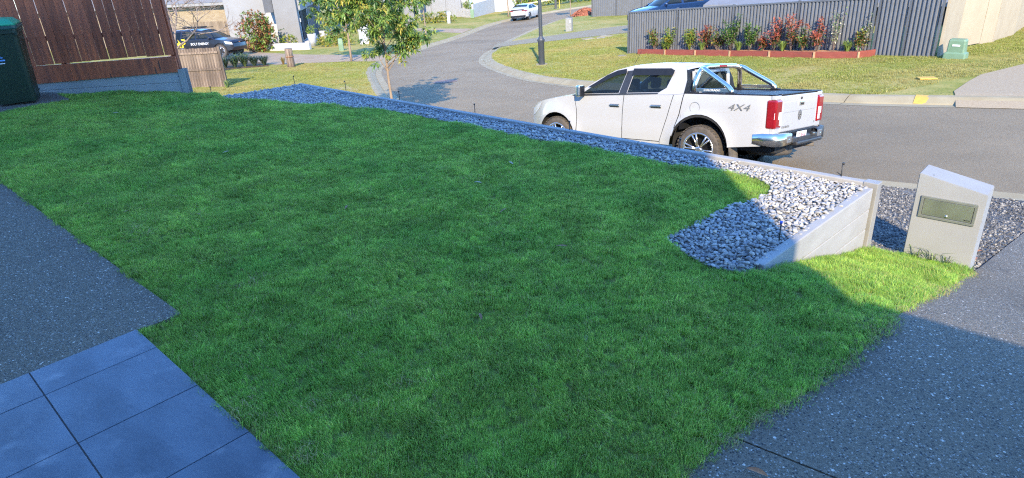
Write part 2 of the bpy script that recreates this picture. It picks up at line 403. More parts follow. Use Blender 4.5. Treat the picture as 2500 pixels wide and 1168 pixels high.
ED = [(.05, 1.55), (.69, 2.12), (.78, 2.22), (1.07, 2.44), (1.42, 2.63), (1.72, 2.84), (1.97, 3.04), (2.33, 3.35), (3.13, 4.08), (3.98, 4.92), (4.04, 4.99), (4.83, 5.7), (5.69, 6.46), (6.55, 7.23), (6.78, 7.36)]
J0, J1 = Vector((.98, 2.37)), Vector((1.98, 1.54))
drv = empty('driveway'); tag(drv, kind='structure')
gz = lambda x, y: max(ramp(x, y) - .02, V(x, y) + .012 if x > 4.6 and y > 5.5 else -9)
dlow = lambda x, y: max(ramp(x, y) - .012, gz(x, y))
jd = (J1 - J0).normalized(); J2 = J0 + jd * 6.0
back = J0 - jd * .1
drape('slab', ED[:3] + [(.97, 2.368), (J2.x - .004, J2.y - .004), (3.6, -1.6), (0, -1.2)], dlow, m_expo, .35, drv, skirt=.05)
drape('slab', [(.98, 2.374)] + ED[3:] + [(9.6, 5.0), (J2.x + .002, J2.y + .004)], dlow, m_expo, .35, drv, skirt=.05)
drape('slab_bed', [(.2, 1.6), (6.3, 7.3), (9.3, 4.9), (3.6, -1.4)], lambda x, y: ramp(x, y) - .028, m_grout, .4, drv)
m_dgrav = mat('dark gravel', (.06, .06, .058), (.15, .145, .135), rough=.9, scale=45, bump=1.0, bscale=70, spec=.3, detail=6,
              fleck=[((.26, .245, .21), 55, .36, .2), ((.02, .02, .02), 50, .4, .35)], big=((.17, .16, .14), .9, .52, .72))
GR = [(3.28, 5.5), (3.72, 5.42), (4.05, 5.03), (4.83, 5.72), (5.69, 6.48), (6.55, 7.25), (6.76, 7.40), (6.47, 7.64), (5.12, 8.90), (3.7, 10.1), (3.0, 9.0), (3.3, 7.0)]
gv = drape('gravel_verge', GR, gz, m_dgrav, .3); tag(gv, kind='structure')
q = MB(); rng = random.Random(3)
cols3 = [mat('dark pebble', (.05, .05, .05), (.1, .1, .1), rough=.8, rand=.0), mat('grey pebble', (.12, .115, .11), (.17, .165, .155), rough=.8), mat('pale pebble', (.27, .255, .225), (.21, .2, .18), rough=.8)]
ICO = bmesh.new(); bmesh.ops.create_icosphere(ICO, subdivisions=1, radius=1); ICO.verts.index_update()
iv = [v.co.copy() for v in ICO.verts]; jf = [[v.index for v in f.verts] for f in ICO.faces]; ICO.free()
n = 0
while n < 5200:
    x = rng.uniform(3.3, 6.5); y = rng.uniform(5.0, 9.6)
    if not inside(x, y, GR): continue
    if (x - 3.33) * .83 - (y - 5.45) * .56 < -.35: continue
    s = rng.uniform(.007, .017); z = gz(x, y) + .004; e = Euler((rng.uniform(0, 6), rng.uniform(0, 6), rng.uniform(0, 6))).to_matrix()
    q.add([e @ Vector((p.x * s * 1.3, p.y * s, p.z * s * .7)) + Vector((x, y, z)) for p in iv], jf, cols3[rng.choices((0, 1, 2), (6, 3, 2))[0]])
    n += 1
tag(q.build('loose_gravel'), 'dark loose gravel between the letterbox and the kerb', 'gravel', kind='stuff')
# ---------------------------------------------------------------- sleeper walls and the stone bed
m_sleep = mat('grey concrete sleeper', (.26, .255, .245), (.295, .29, .28), rough=.8, scale=3, bump=.03, bscale=50, spec=.3, stretch=(1, 1, 3), big=((.23, .225, .215), 1.7, .55, .8))
m_galv = mat('painted steel post', (.25, .245, .235), rough=.6, scale=4)
m_cap = m_sleep
def sleeper_wall(name, label, a, b, top, rows, posts, thick=.08, hgt=.2, side=1, depths=None):
    "a stack of concrete sleepers between steel posts from a to b; side=+1 puts the thickness on the left of a->b"
    a, b = Vector(a), Vector(b); d = (b - a); L = d.length; u = d / L; nrm = Vector((-u.y, u.x)) * side
    w = thing(name, label, 'wall', (a.x, a.y, 0))
    ang = math.atan2(u.y, u.x); cuts = [0] + posts + [L]; meshes = {}
    for s0, s1 in zip(cuts[:-1], cuts[1:]):
        for r in range(rows):
            key = (round(s1 - s0, 3), r == 0)
            if key not in meshes:
                t = MB(); t.box((0, 0, 0), (s1 - s0 - .012, thick, hgt - .004), m_sleep, bev=.009); meshes[key] = t.mesh('sleeper')
            c = u * ((s0 + s1) / 2) + nrm * (thick / 2 + random.uniform(-.0015, .0015))
            o = link('sleeper', meshes[key], w, (c.x, c.y, top - hgt * (r + .5))); o.rotation_euler = (0, 0, ang)
    return w, u, nrm, ang
wl, u, nrm, ang = sleeper_wall('retaining_wall', 'short grey concrete sleeper wall sloping into the lawn beside the letterbox', (WA.x, WA.y), (WB.x, WB.y), .0, 5, [])
# steel H post at the corner
def hpost(parent, c, ang, z0, z1, w=.10, d=.13):
    t = MB()
    t.box((0, d / 2 - .006, (z0 + z1) / 2), (w, .008, z1 - z0), m_galv); t.box((0, -d / 2 + .006, (z0 + z1) / 2), (w, .008, z1 - z0), m_galv)
    t.box((0, 0, (z0 + z1) / 2), (.007, d - .014, z1 - z0), m_galv)
    o = t.build('post', None, parent, (c[0], c[1], 0)); o.rotation_euler = (0, 0, ang); return o
cp = MB().box((0, 0, -.68), (.105, .125, 1.43), m_galv, bev=.005).build('post', None, wl, tuple(u * 2.08 + nrm * .035) + (0,)); cp.rotation_euler = (0, 0, ang)
SA, SB, SD = Vector((3.33, 5.47)), Vector((-3.80, 12.46)), Vector((-4.95, 11.42))
L1 = (SB - SA).length
ws, us, ns, angs = sleeper_wall('retaining_wall', 'long grey concrete sleeper wall topping the road side of the stone bed', SA, SB, .03, 10, [L1 * k / 4 for k in (1, 2, 3)], side=1)
for k in range(1, 4): hpost(ws, us * (L1 * k / 4) + ns * .04, angs, -1.9, .0)
wr, ur, nr, angr = sleeper_wall('retaining_wall', 'short grey sleeper edging closing the far end of the stone bed', (SB.x - .02, SB.y - .10), SD, .03, 10, [], side=1)
SB2 = SB - us * .09
m_stone = [mat('stone pale', (.29, .275, .25), (.37, .355, .325), rough=.75, scale=9, bump=.2, bscale=30, rand=.16), mat('stone grey', (.17, .17, .165), (.25, .245, .235), rough=.75, scale=9, bump=.2, bscale=30, rand=.2),
           mat('stone dark', (.15, .155, .165), (.24, .24, .25), rough=.7, scale=9, bump=.2, bscale=30, rand=.2), mat('stone tan', (.42, .34, .25), (.48, .42, .33), rough=.8, scale=9, bump=.2, bscale=30, rand=.15)]
BED = [(1.62, 3.98), (3.20, 5.40), (3.27, 5.52), (3.22, 5.56)] + [tuple(SB + ns * -.0 + Vector((.02, -.14))), tuple(SD + Vector((.06, .03))), (-4.6, 10.88), (-4.06, 10.73), (-3.54, 10.66), (-2.81, 10.41), (-2.1, 10.04), (-1.4, 9.52), (-.75, 8.83), (-.18, 8.21), (.33, 7.74), (.79, 7.34), (1.2, 6.92),
       (1.57, 6.54), (1.92, 6.26), (2.22, 6.03), (2.4, 5.86), (2.44, 5.62), (2.35, 5.46), (2.19, 5.33), (1.9, 5.21), (1.51, 4.87), (1.20, 4.62), (1.25, 4.45), (1.31, 4.28), (1.40, 4.1)]
def bed_z(x, y): return lot(x, y) * .5 - .022
bedo = drape('stone_bed', BED, bed_z, mat('crushed stone', (.16, .155, .15), (.26, .25, .24), rough=.9, scale=60, bump=1, bscale=60), .2); tag(bedo, 'bed of grey and white river stones along the lawn', kind='structure')
# stone shapes: irregular rounded lumps
STM = []
srng = random.Random(11)
bmi = bmesh.new(); bmesh.ops.create_icosphere(bmi, subdivisions=2, radius=1); bmi.verts.index_update()
ic = np.array([v.co[:] for v in bmi.verts]); ifc = [[v.index for v in f.verts] for f in bmi.faces]; bmi.free()
for k in range(14):
    v = ic.copy()
    for _ in range(7):                                            # chop facets off the ball
        d = np.array([srng.gauss(0, 1) for _ in range(3)]); d /= np.linalg.norm(d); c = srng.uniform(.5, .82)
        over = np.maximum(0, v @ d - c); v -= np.outer(over * .92, d)
    v *= np.array([1.0, srng.uniform(.62, .85), srng.uniform(.42, .62)])
    v *= 1 + .04 * np.sin(v[:, :1] * 5 + k)
    STM.append(v)
spots = []
grid = {}
tries = 0
while tries < 420000 and len(spots) < 14500:
    tries += 1
    x = srng.uniform(-5, 3.3); y = srng.uniform(3.9, 12.5)
    if not inside(x, y, BED): continue
    s = srng.choice((.014, .018, .022, .027)) * srng.uniform(.85, 1.15)
    key = (int(x / .045), int(y / .045)); lay = 0; ok = True
    for a in (-1, 0, 1):
        for b in (-1, 0, 1):
            for (px, py, ps) in grid.get((key[0] + a, key[1] + b), ()):
                if (px - x) ** 2 + (py - y) ** 2 < (.60 * (ps + s)) ** 2: ok = False
    if not ok:
        if srng.random() > .02: continue
        lay = 1
    grid.setdefault(key, []).append((x, y, s)); spots.append((x, y, s, lay))
spots.sort(key=lambda p: p[0] ** 2 + p[1] ** 2)
meshes = {}
rest = MB()
for i, (x, y, s, lay) in enumerate(spots):
    k = srng.randrange(14); c = srng.choices((0, 1, 2, 3), (5, 5, 3.2, .5))[0]
    z = bed_z(x, y) + s * .28 + .006 + lay * .018 + srng.uniform(-.004, .006)
    e = Euler((srng.uniform(-.45, .45), srng.uniform(-.45, .45), srng.uniform(0, 6.28)))
    if i < 300:
        if (k, c) not in meshes:
            t = MB(); t.add(STM[k].tolist(), ifc, m_stone[c], True); meshes[(k, c)] = t.mesh('stone')
        o = link('stone', meshes[(k, c)], bedo, (x, y, z)); o.rotation_euler = e; o.scale = (s, s, s)
    else:
        M = np.array(e.to_matrix()) * s
        rest.add((STM[k] @ M.T + np.array([x, y, z])).tolist(), ifc, m_stone[c], True)
tag(rest.build('stones', None, bedo), kind='stuff')

# ---------------------------------------------------------------- letterbox
lbx = thing('letterbox', 'light grey rendered letterbox with slanted top and steel door at the lawn corner', 'letterbox', (3.67, 5.42, -.72), math.atan2(-.697, .717))
m_lb = mat('grey render', (.235, .243, .247), (.26, .268, .272), rough=.85, scale=2.5, bump=.12, bscale=120, spec=.25)
m_ss = mat('brushed steel', (.42, .43, .38), (.3, .31, .27), rough=.38, scale=3, metal=.85, stretch=(1, 1, 1), lo=.4, hi=.65)
m_ssf = mat('steel frame', (.33, .34, .31), rough=.45, metal=.7, scale=5)
m_black = mat('black plastic', (.015, .015, .016), rough=.5, scale=10)
W, D = .53, .30
zt = lambda s: .825 - .105 * s / W
def lbody():
    t = MB(); b = .004
    for (y0, y1) in ((0, D),):
        vs = [(0, 0, -.35), (W, 0, -.35), (W, D, -.35), (0, D, -.35), (0, 0, zt(0)), (W, 0, zt(W)), (W, D, zt(W)), (0, D, zt(0))]
        t.add(vs, [(3, 2, 1, 0), (4, 5, 6, 7), (0, 1, 5, 4), (1, 2, 6, 5), (2, 3, 7, 6), (3, 0, 4, 7)], m_lb)
    me = t.mesh('body'); bm = bmesh.new(); bm.from_mesh(me); bmesh.ops.bevel(bm, geom=bm.edges[:], offset=.006, segments=2, affect='EDGES'); bm.to_mesh(me); bm.free()
    return me
link('body', lbody(), lbx)
px0, px1, pz0, pz1 = .055, .485, .425, .625
t = MB()
for (x0, x1, z0, z1) in ((px0, px1, pz1 - .022, pz1), (px0, px1, pz0, pz0 + .022), (px0, px0 + .022, pz0 + .022, pz1 - .022), (px1 - .022, px1, pz0 + .022, pz1 - .022)):
    t.box(((x0 + x1) / 2, -.006, (z0 + z1) / 2), (x1 - x0, .016, z1 - z0), m_ssf, bev=.002)
fr_ = t.build('door_frame', None, lbx)
t = MB(); t.box(((px0 + px1) / 2, -.002, (pz0 + pz1) / 2), (px1 - px0 - .05, .012, pz1 - pz0 - .05), m_ss, bev=.003)
dr_ = t.build('door', None, lbx)
t = MB(); t.lathe([(0, -.016), (.009, -.016), (.012, -.012), (.012, -.006)], mat('chrome', (.7, .7, .7), (.66, .66, .66), rough=.12, metal=1.0), 14, 'Y', ((px0 + px1) / 2, 0, pz0 + .045)); t.build('lock', None, dr_)
t = MB(); t.box((px1 - .075, -.0085, pz0 + .042), (.011, .001, .009), m_black)
for k in range(5): t.box((px1 - .064 + k * .0065, -.0085, pz0 + .042), (.0045, .001, .006 + .001 * (k % 2)), m_black)
t.build('maker_mark', None, dr_)
t = MB(); t.tube([(.10, .06, zt(.1) - .002), (.10, .06, zt(.1) + .003)], .005, m_black, 8); t.build('screw', None, lbx)

# ---------------------------------------------------------------- irrigation sprayers
m_stake = m_black
places = [((3.10, 5.66), .17, 'tall black irrigation sprayer at the stone bed corner by the letterbox'), ((2.02, 4.42), .17, 'irrigation sprayer with a blue cap by the short sleeper wall'),
          ((1.90, 6.84), .15, 'black irrigation sprayer in front of the truck rear wheel'), ((.80, 7.90), .15, 'black irrigation sprayer in front of the truck front wheel'),
          ((-.42, 9.22), .15, 'black irrigation sprayer left of the truck nose'), ((-1.68, 10.52), .15, 'black irrigation sprayer beside the street tree trunk'), ((-2.78, 11.62), .16, 'black irrigation sprayer by the bare soil patch'),
          ((-3.86, 12.28), .17, 'black irrigation sprayer at the far corner of the stone bed'), ((-5.0, 11.3), .20, 'black irrigation sprayer near the weathered timber gate')]
for i, ((x, y), h, lab) in enumerate(places):
    z = bed_z(x, y)
    s_ = thing('sprayer', lab, 'sprayer', (x, y, z), group='irrigation sprayers round the stone bed')
    t = MB(); t.tube([(0, 0, -.05), (random.uniform(-.008, .008), 0, h)], .0055, m_stake, 6); t.build('riser', None, s_)
    t = MB(); t.lathe([(0, h + .016), (.011, h + .014), (.012, h), (.007, h - .008)], mat('blue cap', (.05, .10, .5), rough=.5) if i == 1 else m_stake, 10); t.build('nozzle', None, s_)
    if i == 0:
        t = MB(); t.tube([(-.005, 0, h * .35), (-.035, .0, h * .5), (-.05, 0, h * .55)], .005, m_stake, 6); t.build('tee', None, s_)

# ---------------------------------------------------------------- left boundary: paling fence on sleepers, wheelie bin
m_merbau = mat('stained timber', (.40, .095, .035), (.2, .055, .028), rough=.62, scale=4, detail=8, bump=.25, bscale=25, stretch=(3, 3, .35), rand=.28, spec=.35,
               fleck=[((.08, .035, .025), 3.4, .16, .35)])
FY = 11.5
pf = thing('paling_fence', 'dark red stained paling fence behind the green bin', 'fence', (-5.56, FY, 0))
bot = lambda x: .80 - .07 * max(0, min(1, (-5.6 - x) / 2.4)) * 1.0 + (-.02 if x > -6 else 0)
x = -5.565; frng = random.Random(5); pm = {}
while x > -11.2:
    w = .146
    t = MB(); key = frng.randrange(3)
    if key not in pm:
        for _ in (0,): t.box((0, 0, 0), (w, .019, 1.72), m_merbau, bev=.002)
        pm[key] = t.mesh('paling')
    zb = bot(x) + .006
    o = link('paling', pm[key], pf, (x - w / 2 + 5.56, frng.uniform(-.003, .003), zb + .87)); o.rotation_euler = (0, frng.uniform(-.004, .004), 0)
    x -= w + frng.choice((.006, .008, .011, .014, .018))
for z0, nm in ((.42, 'rail'), (1.25, 'rail')):
    t = MB(); t.box((-2.8, .045, bot(-7) + z0), (5.6, .045, .075), m_merbau); t.build(nm, None, pf)
for xx in (.03 - .06, -1.92, -2.02 - 1.9):
    t = MB(); t.box((xx, .08, 1.0), (.09, .09, 3.2), m_merbau); t.build('post', None, pf)
t = MB()
pl = [(-5.6, .02), (-5.6, -.235 + .0), (.0, -.235), (.0, .0)]
vs = []
zA, zB = bot(-11) - .012, bot(-5.6) - .012
t.add([(-5.6, -.02, zA - .34), (.01, -.02, zB - .26), (.01, .02, zB - .26), (-5.6, .02, zA - .34), (-5.6, -.02, zA), (.01, -.02, zB), (.01, .02, zB), (-5.6, .02, zA)],
      [(3, 2, 1, 0), (4, 5, 6, 7), (0, 1, 5, 4), (1, 2, 6, 5), (2, 3, 7, 6), (3, 0, 4, 7)], m_merbau)
t.build('plinth_board', None, pf)
wf = thing('retaining_wall', 'bluish grey concrete sleeper wall beneath the stained paling fence', 'wall', (-5.56, FY, 0))
for r in range(4):
    t = MB(); t.box((-2.5, .04, .53 - .1 - .2 * r), (5.0, .075, .198), m_sleep, bev=.006); t.build('sleeper', None, wf)
hpost(wf, (.055, .04), 0, -.9, .55, w=.11, d=.14)

bin_ = thing('wheelie_bin', 'dark green wheelie bin with bright green lid against the stained fence', 'bin', (-7.86, 10.74, lot(-8.0, 10.7) + .002), R(28))
bin_.scale = (1.13, 1.13, 1.14)
m_bing = mat('bin green', (.012, .026, .013), (.009, .02, .011), rough=.45, scale=3, spec=.4)
m_lid = mat('lid green', (.02, .30, .14), (.015, .26, .12), rough=.45, scale=3)
m_lidd = mat('lid rim', (.015, .06, .05), rough=.45)
def loft(secs, m, smooth=False, cap=True):
    t = MB(); k = len(secs[0]); vs = [p for s_ in secs for p in s_]
    fs = [(i * k + j, i * k + (j + 1) % k, (i + 1) * k + (j + 1) % k, (i + 1) * k + j) for i in range(len(secs) - 1) for j in range(k)]
    if cap: fs += [tuple(range(k - 1, -1, -1)), tuple((len(secs) - 1) * k + j for j in range(k))]
    t.add(vs, fs, m, smooth); return t
def rrect(w, d, r, z, cx=0, cy=0, n=4):
    out = []
    for sx, sy, a0 in ((1, 1, 0), (-1, 1, 90), (-1, -1, 180), (1, -1, 270)):
        for i in range(n + 1):
            a = R(a0 + 90 * i / n); out.append((cx + sx * (w / 2 - r) + r * math.cos(a), cy + sy * (d / 2 - r) + r * math.sin(a), z))
    return out
loft([rrect(.46, .52, .05, .02), rrect(.47, .53, .05, .06), rrect(.56, .66, .05, .93), rrect(.585, .70, .05, .935), rrect(.585, .70, .05, .985)], m_bing).build('body', None, bin_)
loft([rrect(.60, .73, .06, .985), rrect(.61, .74, .06, 1.0), rrect(.61, .74, .06, 1.035)], m_lidd).build('lid_rim', None, bin_)
ld = loft([rrect(.585, .71, .06, 1.035), rrect(.57, .69, .06, 1.06), rrect(.46, .56, .08, 1.115), rrect(.3, .38, .08, 1.125)], m_lid, True).build('lid', None, bin_)
for sx in (-.27, .27):
    t = MB(); t.box((sx, -.33, .93), (.03, .05, .05), m_bing); t.build('comb_lug', None, bin_)
for sx in (-1, 1):
    t = MB(); t.lathe([(0, .0), (.09, 0), (.1, .012), (.1, .04), (.09, .05), (0, .05)], m_black, 20, 'X', (sx * .19 - .025, .27, .10)); t.build('wheel', None, bin_)
t = MB(); t.tube([(-.24, .30, .10), (.24, .30, .10)], .012, m_black, 8); t.build('axle', None, bin_)
t = MB(); t.tube([(-.26, .37, .97), (-.24, .41, .98), (.24, .41, .98), (.26, .37, .97)], .014, m_bing, 8); t.build('handle', None, bin_)
m_bluep = mat('blue print', (.10, .28, .62), rough=.6, scale=30)
t = MB(); zc = .60
yb = lambda z: -(.26 + (z - .06) / .87 * .0748) - .006
for k, (w, h, dz) in enumerate(((.05, .012, .11), (.09, .012, .085), (.13, .012, .06), (.17, .012, .035), (.20, .018, .0))):
    t.box((-.06, yb(zc + dz), zc + dz), (w, .003, h), m_bluep)
t.build('crest_print', None, bin_)
t = MB(); t.box((-.06, yb(zc - .04), zc - .04), (.18, .003, .012), mat('white print', (.6, .62, .65), rough=.6)); t.build('lettering', None, bin_)

# ---------------------------------------------------------------- our own house behind the lens: it shades the yard
hs = thing('house', 'two storey rendered house standing behind the viewer and shading the lawn', 'house', (0, 0, 0))
m_rend = mat('pale render', (.5, .5, .48), (.55, .55, .53), rough=.85, scale=2, bump=.1, bscale=60)
def hblock(name, pts, z0, z1, m):
    t = MB(); t.prism([tuple(p) for p in pts], z0, z1, m); return t.build(name, None, hs, fix=True)
F0, F1 = Vector((2.15, -3.85)), Vector((2.15, -3.85)) - E1 * 17
hblock('wall', [F0, F1, F1 - E2 * 9, F0 - E2 * 9], -.15, 6.0, m_rend)
g = .0
t = MB(); a, b, c, d = F0 + E2 * .0, F1 - E1 * .3 + E2 * .0, F1 - E1 * .3 - E2 * 9.3, F0 - E2 * 9.3
r0, r1 = F0 - E1 * 4.6 - E2 * 4.6, F1 + E1 * 4.6 - E2 * 4.6
t.add([(p.x, p.y, 6.0) for p in (a, b, c, d)] + [(p.x, p.y, 6.32) for p in (a, b, c, d)] + [(r0.x, r0.y, 7.6), (r1.x, r1.y, 7.6)],
      [(0, 1, 5, 4), (1, 2, 6, 5), (2, 3, 7, 6), (3, 0, 4, 7), (4, 5, 9, 8), (5, 6, 9), (6, 7, 8, 9), (7, 4, 8), (3, 2, 1, 0)], mat('roof sheet', (.12, .12, .13), rough=.6))
t.build('roof', None, hs, fix=True)
G0 = Vector((2.2, -.87)); G1 = G0 + E1 * 6.2
hblock('garage_wall', [G0 + E1 * .05, G1, G1 - E2 * 6, G0 + E1 * .05 - E2 * 2.0 - E2 * .2], -.1, 2.40, m_rend)
hblock('garage_roof', [G0, G1 + E1 * .3, G1 + E1 * .3 - E2 * 6.3, G0 - E2 * 2.6], 2.403, 2.52, mat('roof sheet', (.12, .12, .13)))
# ---------------------------------------------------------------- turf: instanced blades
def blade_clump(name, n, spread, hmin, hmax, wid, mats, lean, rng):
    mb = MB()
    for _ in range(n):
        a = rng.uniform(0, 6.283); r = spread * math.sqrt(rng.random()); x, y = r * math.cos(a), r * math.sin(a)
        h = rng.uniform(hmin, hmax); d = rng.uniform(0, 6.283); ln = h * rng.uniform(.1, lean)
        dx, dy = math.cos(d), math.sin(d); px, py = -dy, dx; w = wid * rng.uniform(.7, 1.2)
        m1 = (x + dx * ln * .35, y + dy * ln * .35, h * .55); tip = (x + dx * ln, y + dy * ln, h * (1 - .25 * ln / h))
        vs = [(x - px * w, y - py * w, -.01), (x + px * w, y + py * w, -.01), (m1[0] + px * w * .8, m1[1] + py * w * .8, m1[2]), (m1[0] - px * w * .8, m1[1] - py * w * .8, m1[2]), tip]
        mb.add(vs, [(0, 1, 2, 3), (3, 2, 4)], rng.choice(mats))
    return bpy.data.objects.new(name, mb.mesh(name))
g1 = mat('blade green', (.235, .43, .07), (.30, .50, .085), rough=.55, scale=1.2, rand=.22, trans=.5, spec=.3, big=((.27, .44, .075), .55, .42, .7), mott=(2.8, .17))
g2 = mat('blade light green', (.44, .56, .11), (.5, .6, .12), rough=.55, scale=1.2, rand=.22, trans=.5, spec=.3, big=((.15, .35, .065), .8, .45, .7), mott=(2.8, .17))
g3 = mat('blade straw', (.42, .36, .17), (.34, .31, .12), rough=.7, scale=3, rand=.2, trans=.3, spec=.2)
v1 = mat('verge blade green', (.2, .245, .045), (.27, .29, .06), rough=.6, rand=.25, trans=.35, spec=.2, big=((.34, .29, .1), .3, .45, .65))
v2 = mat('verge blade straw', (.38, .33, .15), (.34, .31, .12), rough=.7, rand=.2, trans=.3, spec=.2)
grng = random.Random(21)
def clump_coll(name, objs):
    c = bpy.data.collections.new(name)
    for o in objs: c.objects.link(o)
    return c
cl_lawn = clump_coll('blades_lawn', [blade_clump('clump', 72, .042, .013, .034, .0011, [g1, g1, g1, g2, g2] + ([g3] if k % 3 == 0 else []), .9, grng) for k in range(8)])
cl_verge = clump_coll('blades_verge', [blade_clump('tuft', 22, .09, .02, .05, .004, [v1, v1, v1, v2], 1.1, grng) for k in range(6)])
cl_dry = clump_coll('blades_dry', [blade_clump('dry', 26, .045, .01, .03, .0015, [g3, g3, g1], 1.8, grng) for k in range(4)])
def scatter(obj, coll, density, smin, smax, seed, nscale=1.2, nlo=.7, nhi=1.3, lean=0.0):
    ng = bpy.data.node_groups.new('turf', 'GeometryNodeTree')
    ng.interface.new_socket('Geometry', in_out='INPUT', socket_type='NodeSocketGeometry'); ng.interface.new_socket('Geometry', in_out='OUTPUT', socket_type='NodeSocketGeometry')
    N = ng.nodes; L = ng.links
    gi = N.new('NodeGroupInput'); go = N.new('NodeGroupOutput')
    dp = N.new('GeometryNodeDistributePointsOnFaces'); dp.inputs['Density'].default_value = density; dp.inputs['Seed'].default_value = seed
    ci = N.new('GeometryNodeCollectionInfo'); ci.inputs[0].default_value = coll; ci.inputs[1].default_value = True; ci.inputs[2].default_value = True
    ip = N.new('GeometryNodeInstanceOnPoints'); ip.inputs['Pick Instance'].default_value = True
    rv = N.new('FunctionNodeRandomValue'); rv.data_type = 'FLOAT_VECTOR'; rv.inputs[0].default_value = (-.22, -.22, 0); rv.inputs[1].default_value = (.22, .22, 6.283)
    rs = N.new('FunctionNodeRandomValue'); rs.data_type = 'FLOAT'; rs.inputs[2].default_value = smin; rs.inputs[3].default_value = smax
    nz = N.new('ShaderNodeTexNoise'); nz.inputs['Scale'].default_value = nscale; nz.inputs['Detail'].default_value = 3
    ps = N.new('GeometryNodeInputPosition'); L.new(ps.outputs[0], nz.inputs['Vector'])
    mr = N.new('ShaderNodeMapRange'); mr.inputs[1].default_value = .35; mr.inputs[2].default_value = .65; mr.inputs[3].default_value = nlo; mr.inputs[4].default_value = nhi
    L.new(nz.outputs[0], mr.inputs[0])
    ml = N.new('ShaderNodeMath'); ml.operation = 'MULTIPLY'; L.new(rs.outputs[1], ml.inputs[0]); L.new(mr.outputs[0], ml.inputs[1])
    L.new(gi.outputs[0], dp.inputs[0]); L.new(dp.outputs[0], ip.inputs['Points']); L.new(ci.outputs[0], ip.inputs['Instance'])
    nl = N.new('ShaderNodeTexNoise'); nl.inputs['Scale'].default_value = 2.2; nl.inputs['Detail'].default_value = 2; L.new(ps.outputs[0], nl.inputs['Vector'])
    vs_ = N.new('ShaderNodeVectorMath'); vs_.operation = 'SUBTRACT'; vs_.inputs[1].default_value = (.5, .5, .5); L.new(nl.outputs['Color'], vs_.inputs[0])
    vm = N.new('ShaderNodeVectorMath'); vm.operation = 'MULTIPLY'; vm.inputs[1].default_value = (lean * 2, lean * 2, 0); L.new(vs_.outputs[0], vm.inputs[0])
    ri = N.new('GeometryNodeRotateInstances'); ri.inputs['Local Space'].default_value = False; L.new(ps.outputs[0], ri.inputs['Pivot Point'])
    L.new(vm.outputs[0], ri.inputs['Rotation']); L.new(ip.outputs[0], ri.inputs['Instances'])
    L.new(rv.outputs[0], ip.inputs['Rotation']); L.new(ml.outputs[0], ip.inputs['Scale']); L.new(ri.outputs[0], go.inputs[0])
    md = obj.modifiers.new('turf', 'NODES'); md.node_group = ng
def turf(name, poly, zf, m, coll, dens, smin, smax, seed, step, label, **k):
    o = drape(name, poly, zf, m, step); tag(o, label, 'grass', kind='stuff'); scatter(o, coll, dens, smin, smax, seed, **k); return o
def shrink(poly, d):
    "move a counter-clockwise outline inwards (negative d: outwards)"
    A = sum(poly[i][0] * poly[(i + 1) % len(poly)][1] - poly[(i + 1) % len(poly)][0] * poly[i][1] for i in range(len(poly)))
    s = 1 if A > 0 else -1; out = []
    for i in range(len(poly)):
        a, b, c = Vector(poly[i - 1]), Vector(poly[i]), Vector(poly[(i + 1) % len(poly)])
        t = ((b - a).normalized() + (c - b).normalized()); t = t.normalized() if t.length > 1e-4 else (c - b).normalized()
        out.append(tuple(b + Vector((-t.y, t.x)) * d * s))
    return out
turf('lawn_grass', shrink(LAWN, .014), lambda x, y: lawn_z(x, y) + .001, m_thatch, cl_lawn, 760, .75, 1.25, 1, .11, 'lush green short lawn grass filling the shaded front yard', nscale=3.2, nlo=.78, nhi=1.25, lean=.9)
# straw runners creeping over the driveway and tile edges
def edge_band(line, w0, w1, zf, dens, seed, name, label):
    ln = [Vector(p) for p in line]; a = offset(ln, w0); b = offset(ln, w1); mb = MB()
    for i in range(len(ln) - 1):
        mb.add([(p.x, p.y, zf(p.x, p.y)) for p in (a[i], a[i + 1], b[i + 1], b[i])], [(0, 1, 2, 3)], m_thatch)
    o = mb.build(name); tag(o, label, 'grass', kind='stuff'); scatter(o, cl_dry, dens, .6, 1.2, seed, nscale=3, nlo=.2, nhi=1.3); return o
edge_band([Vector(p) for p in resample(ED[1:11], .1, False)], -.035, .05, lambda x, y: ramp(x, y) - .012, 800, 3, 'dry_grass', 'straw coloured grass runners along the dark driveway edge')
edge_band([Vector(p) for p in resample([(-.2, 1.44), (-1.02, 2.26), (-1.7, 2.93)], .1, False)], -.12, .0, lambda x, y: lawn_z(x, y) + .012, 300, 4, 'dry_grass', 'patchy dry grass along the slate tile edge')
for i, (x, y, r, lab) in enumerate([(-.98, 2.74, .17, 'thin straw patch in the lawn near the slate tiles'), (-.62, 3.02, .14, 'small straw patch further into the lawn from the tiles'), (-2.05, 4.35, .2, 'straw patch in the lawn near the left path corner'), (-3.2, 5.2, .18, 'straw patch in the lawn along the left path')]):
    ring = [(x + r * (1 + .35 * math.sin(3 * a + i)) * math.cos(a), y + r * (1 + .35 * math.cos(2 * a)) * math.sin(a)) for a in np.linspace(0, 6.0, 18)]
    o = drape('dry_grass', ring, lambda px, py: lawn_z(px, py) + .012, m_thatch, .1); tag(o, lab, 'grass', kind='stuff'); scatter(o, cl_dry, 260, .8, 1.4, 30 + i, nscale=6, nlo=.2, nhi=1.3)
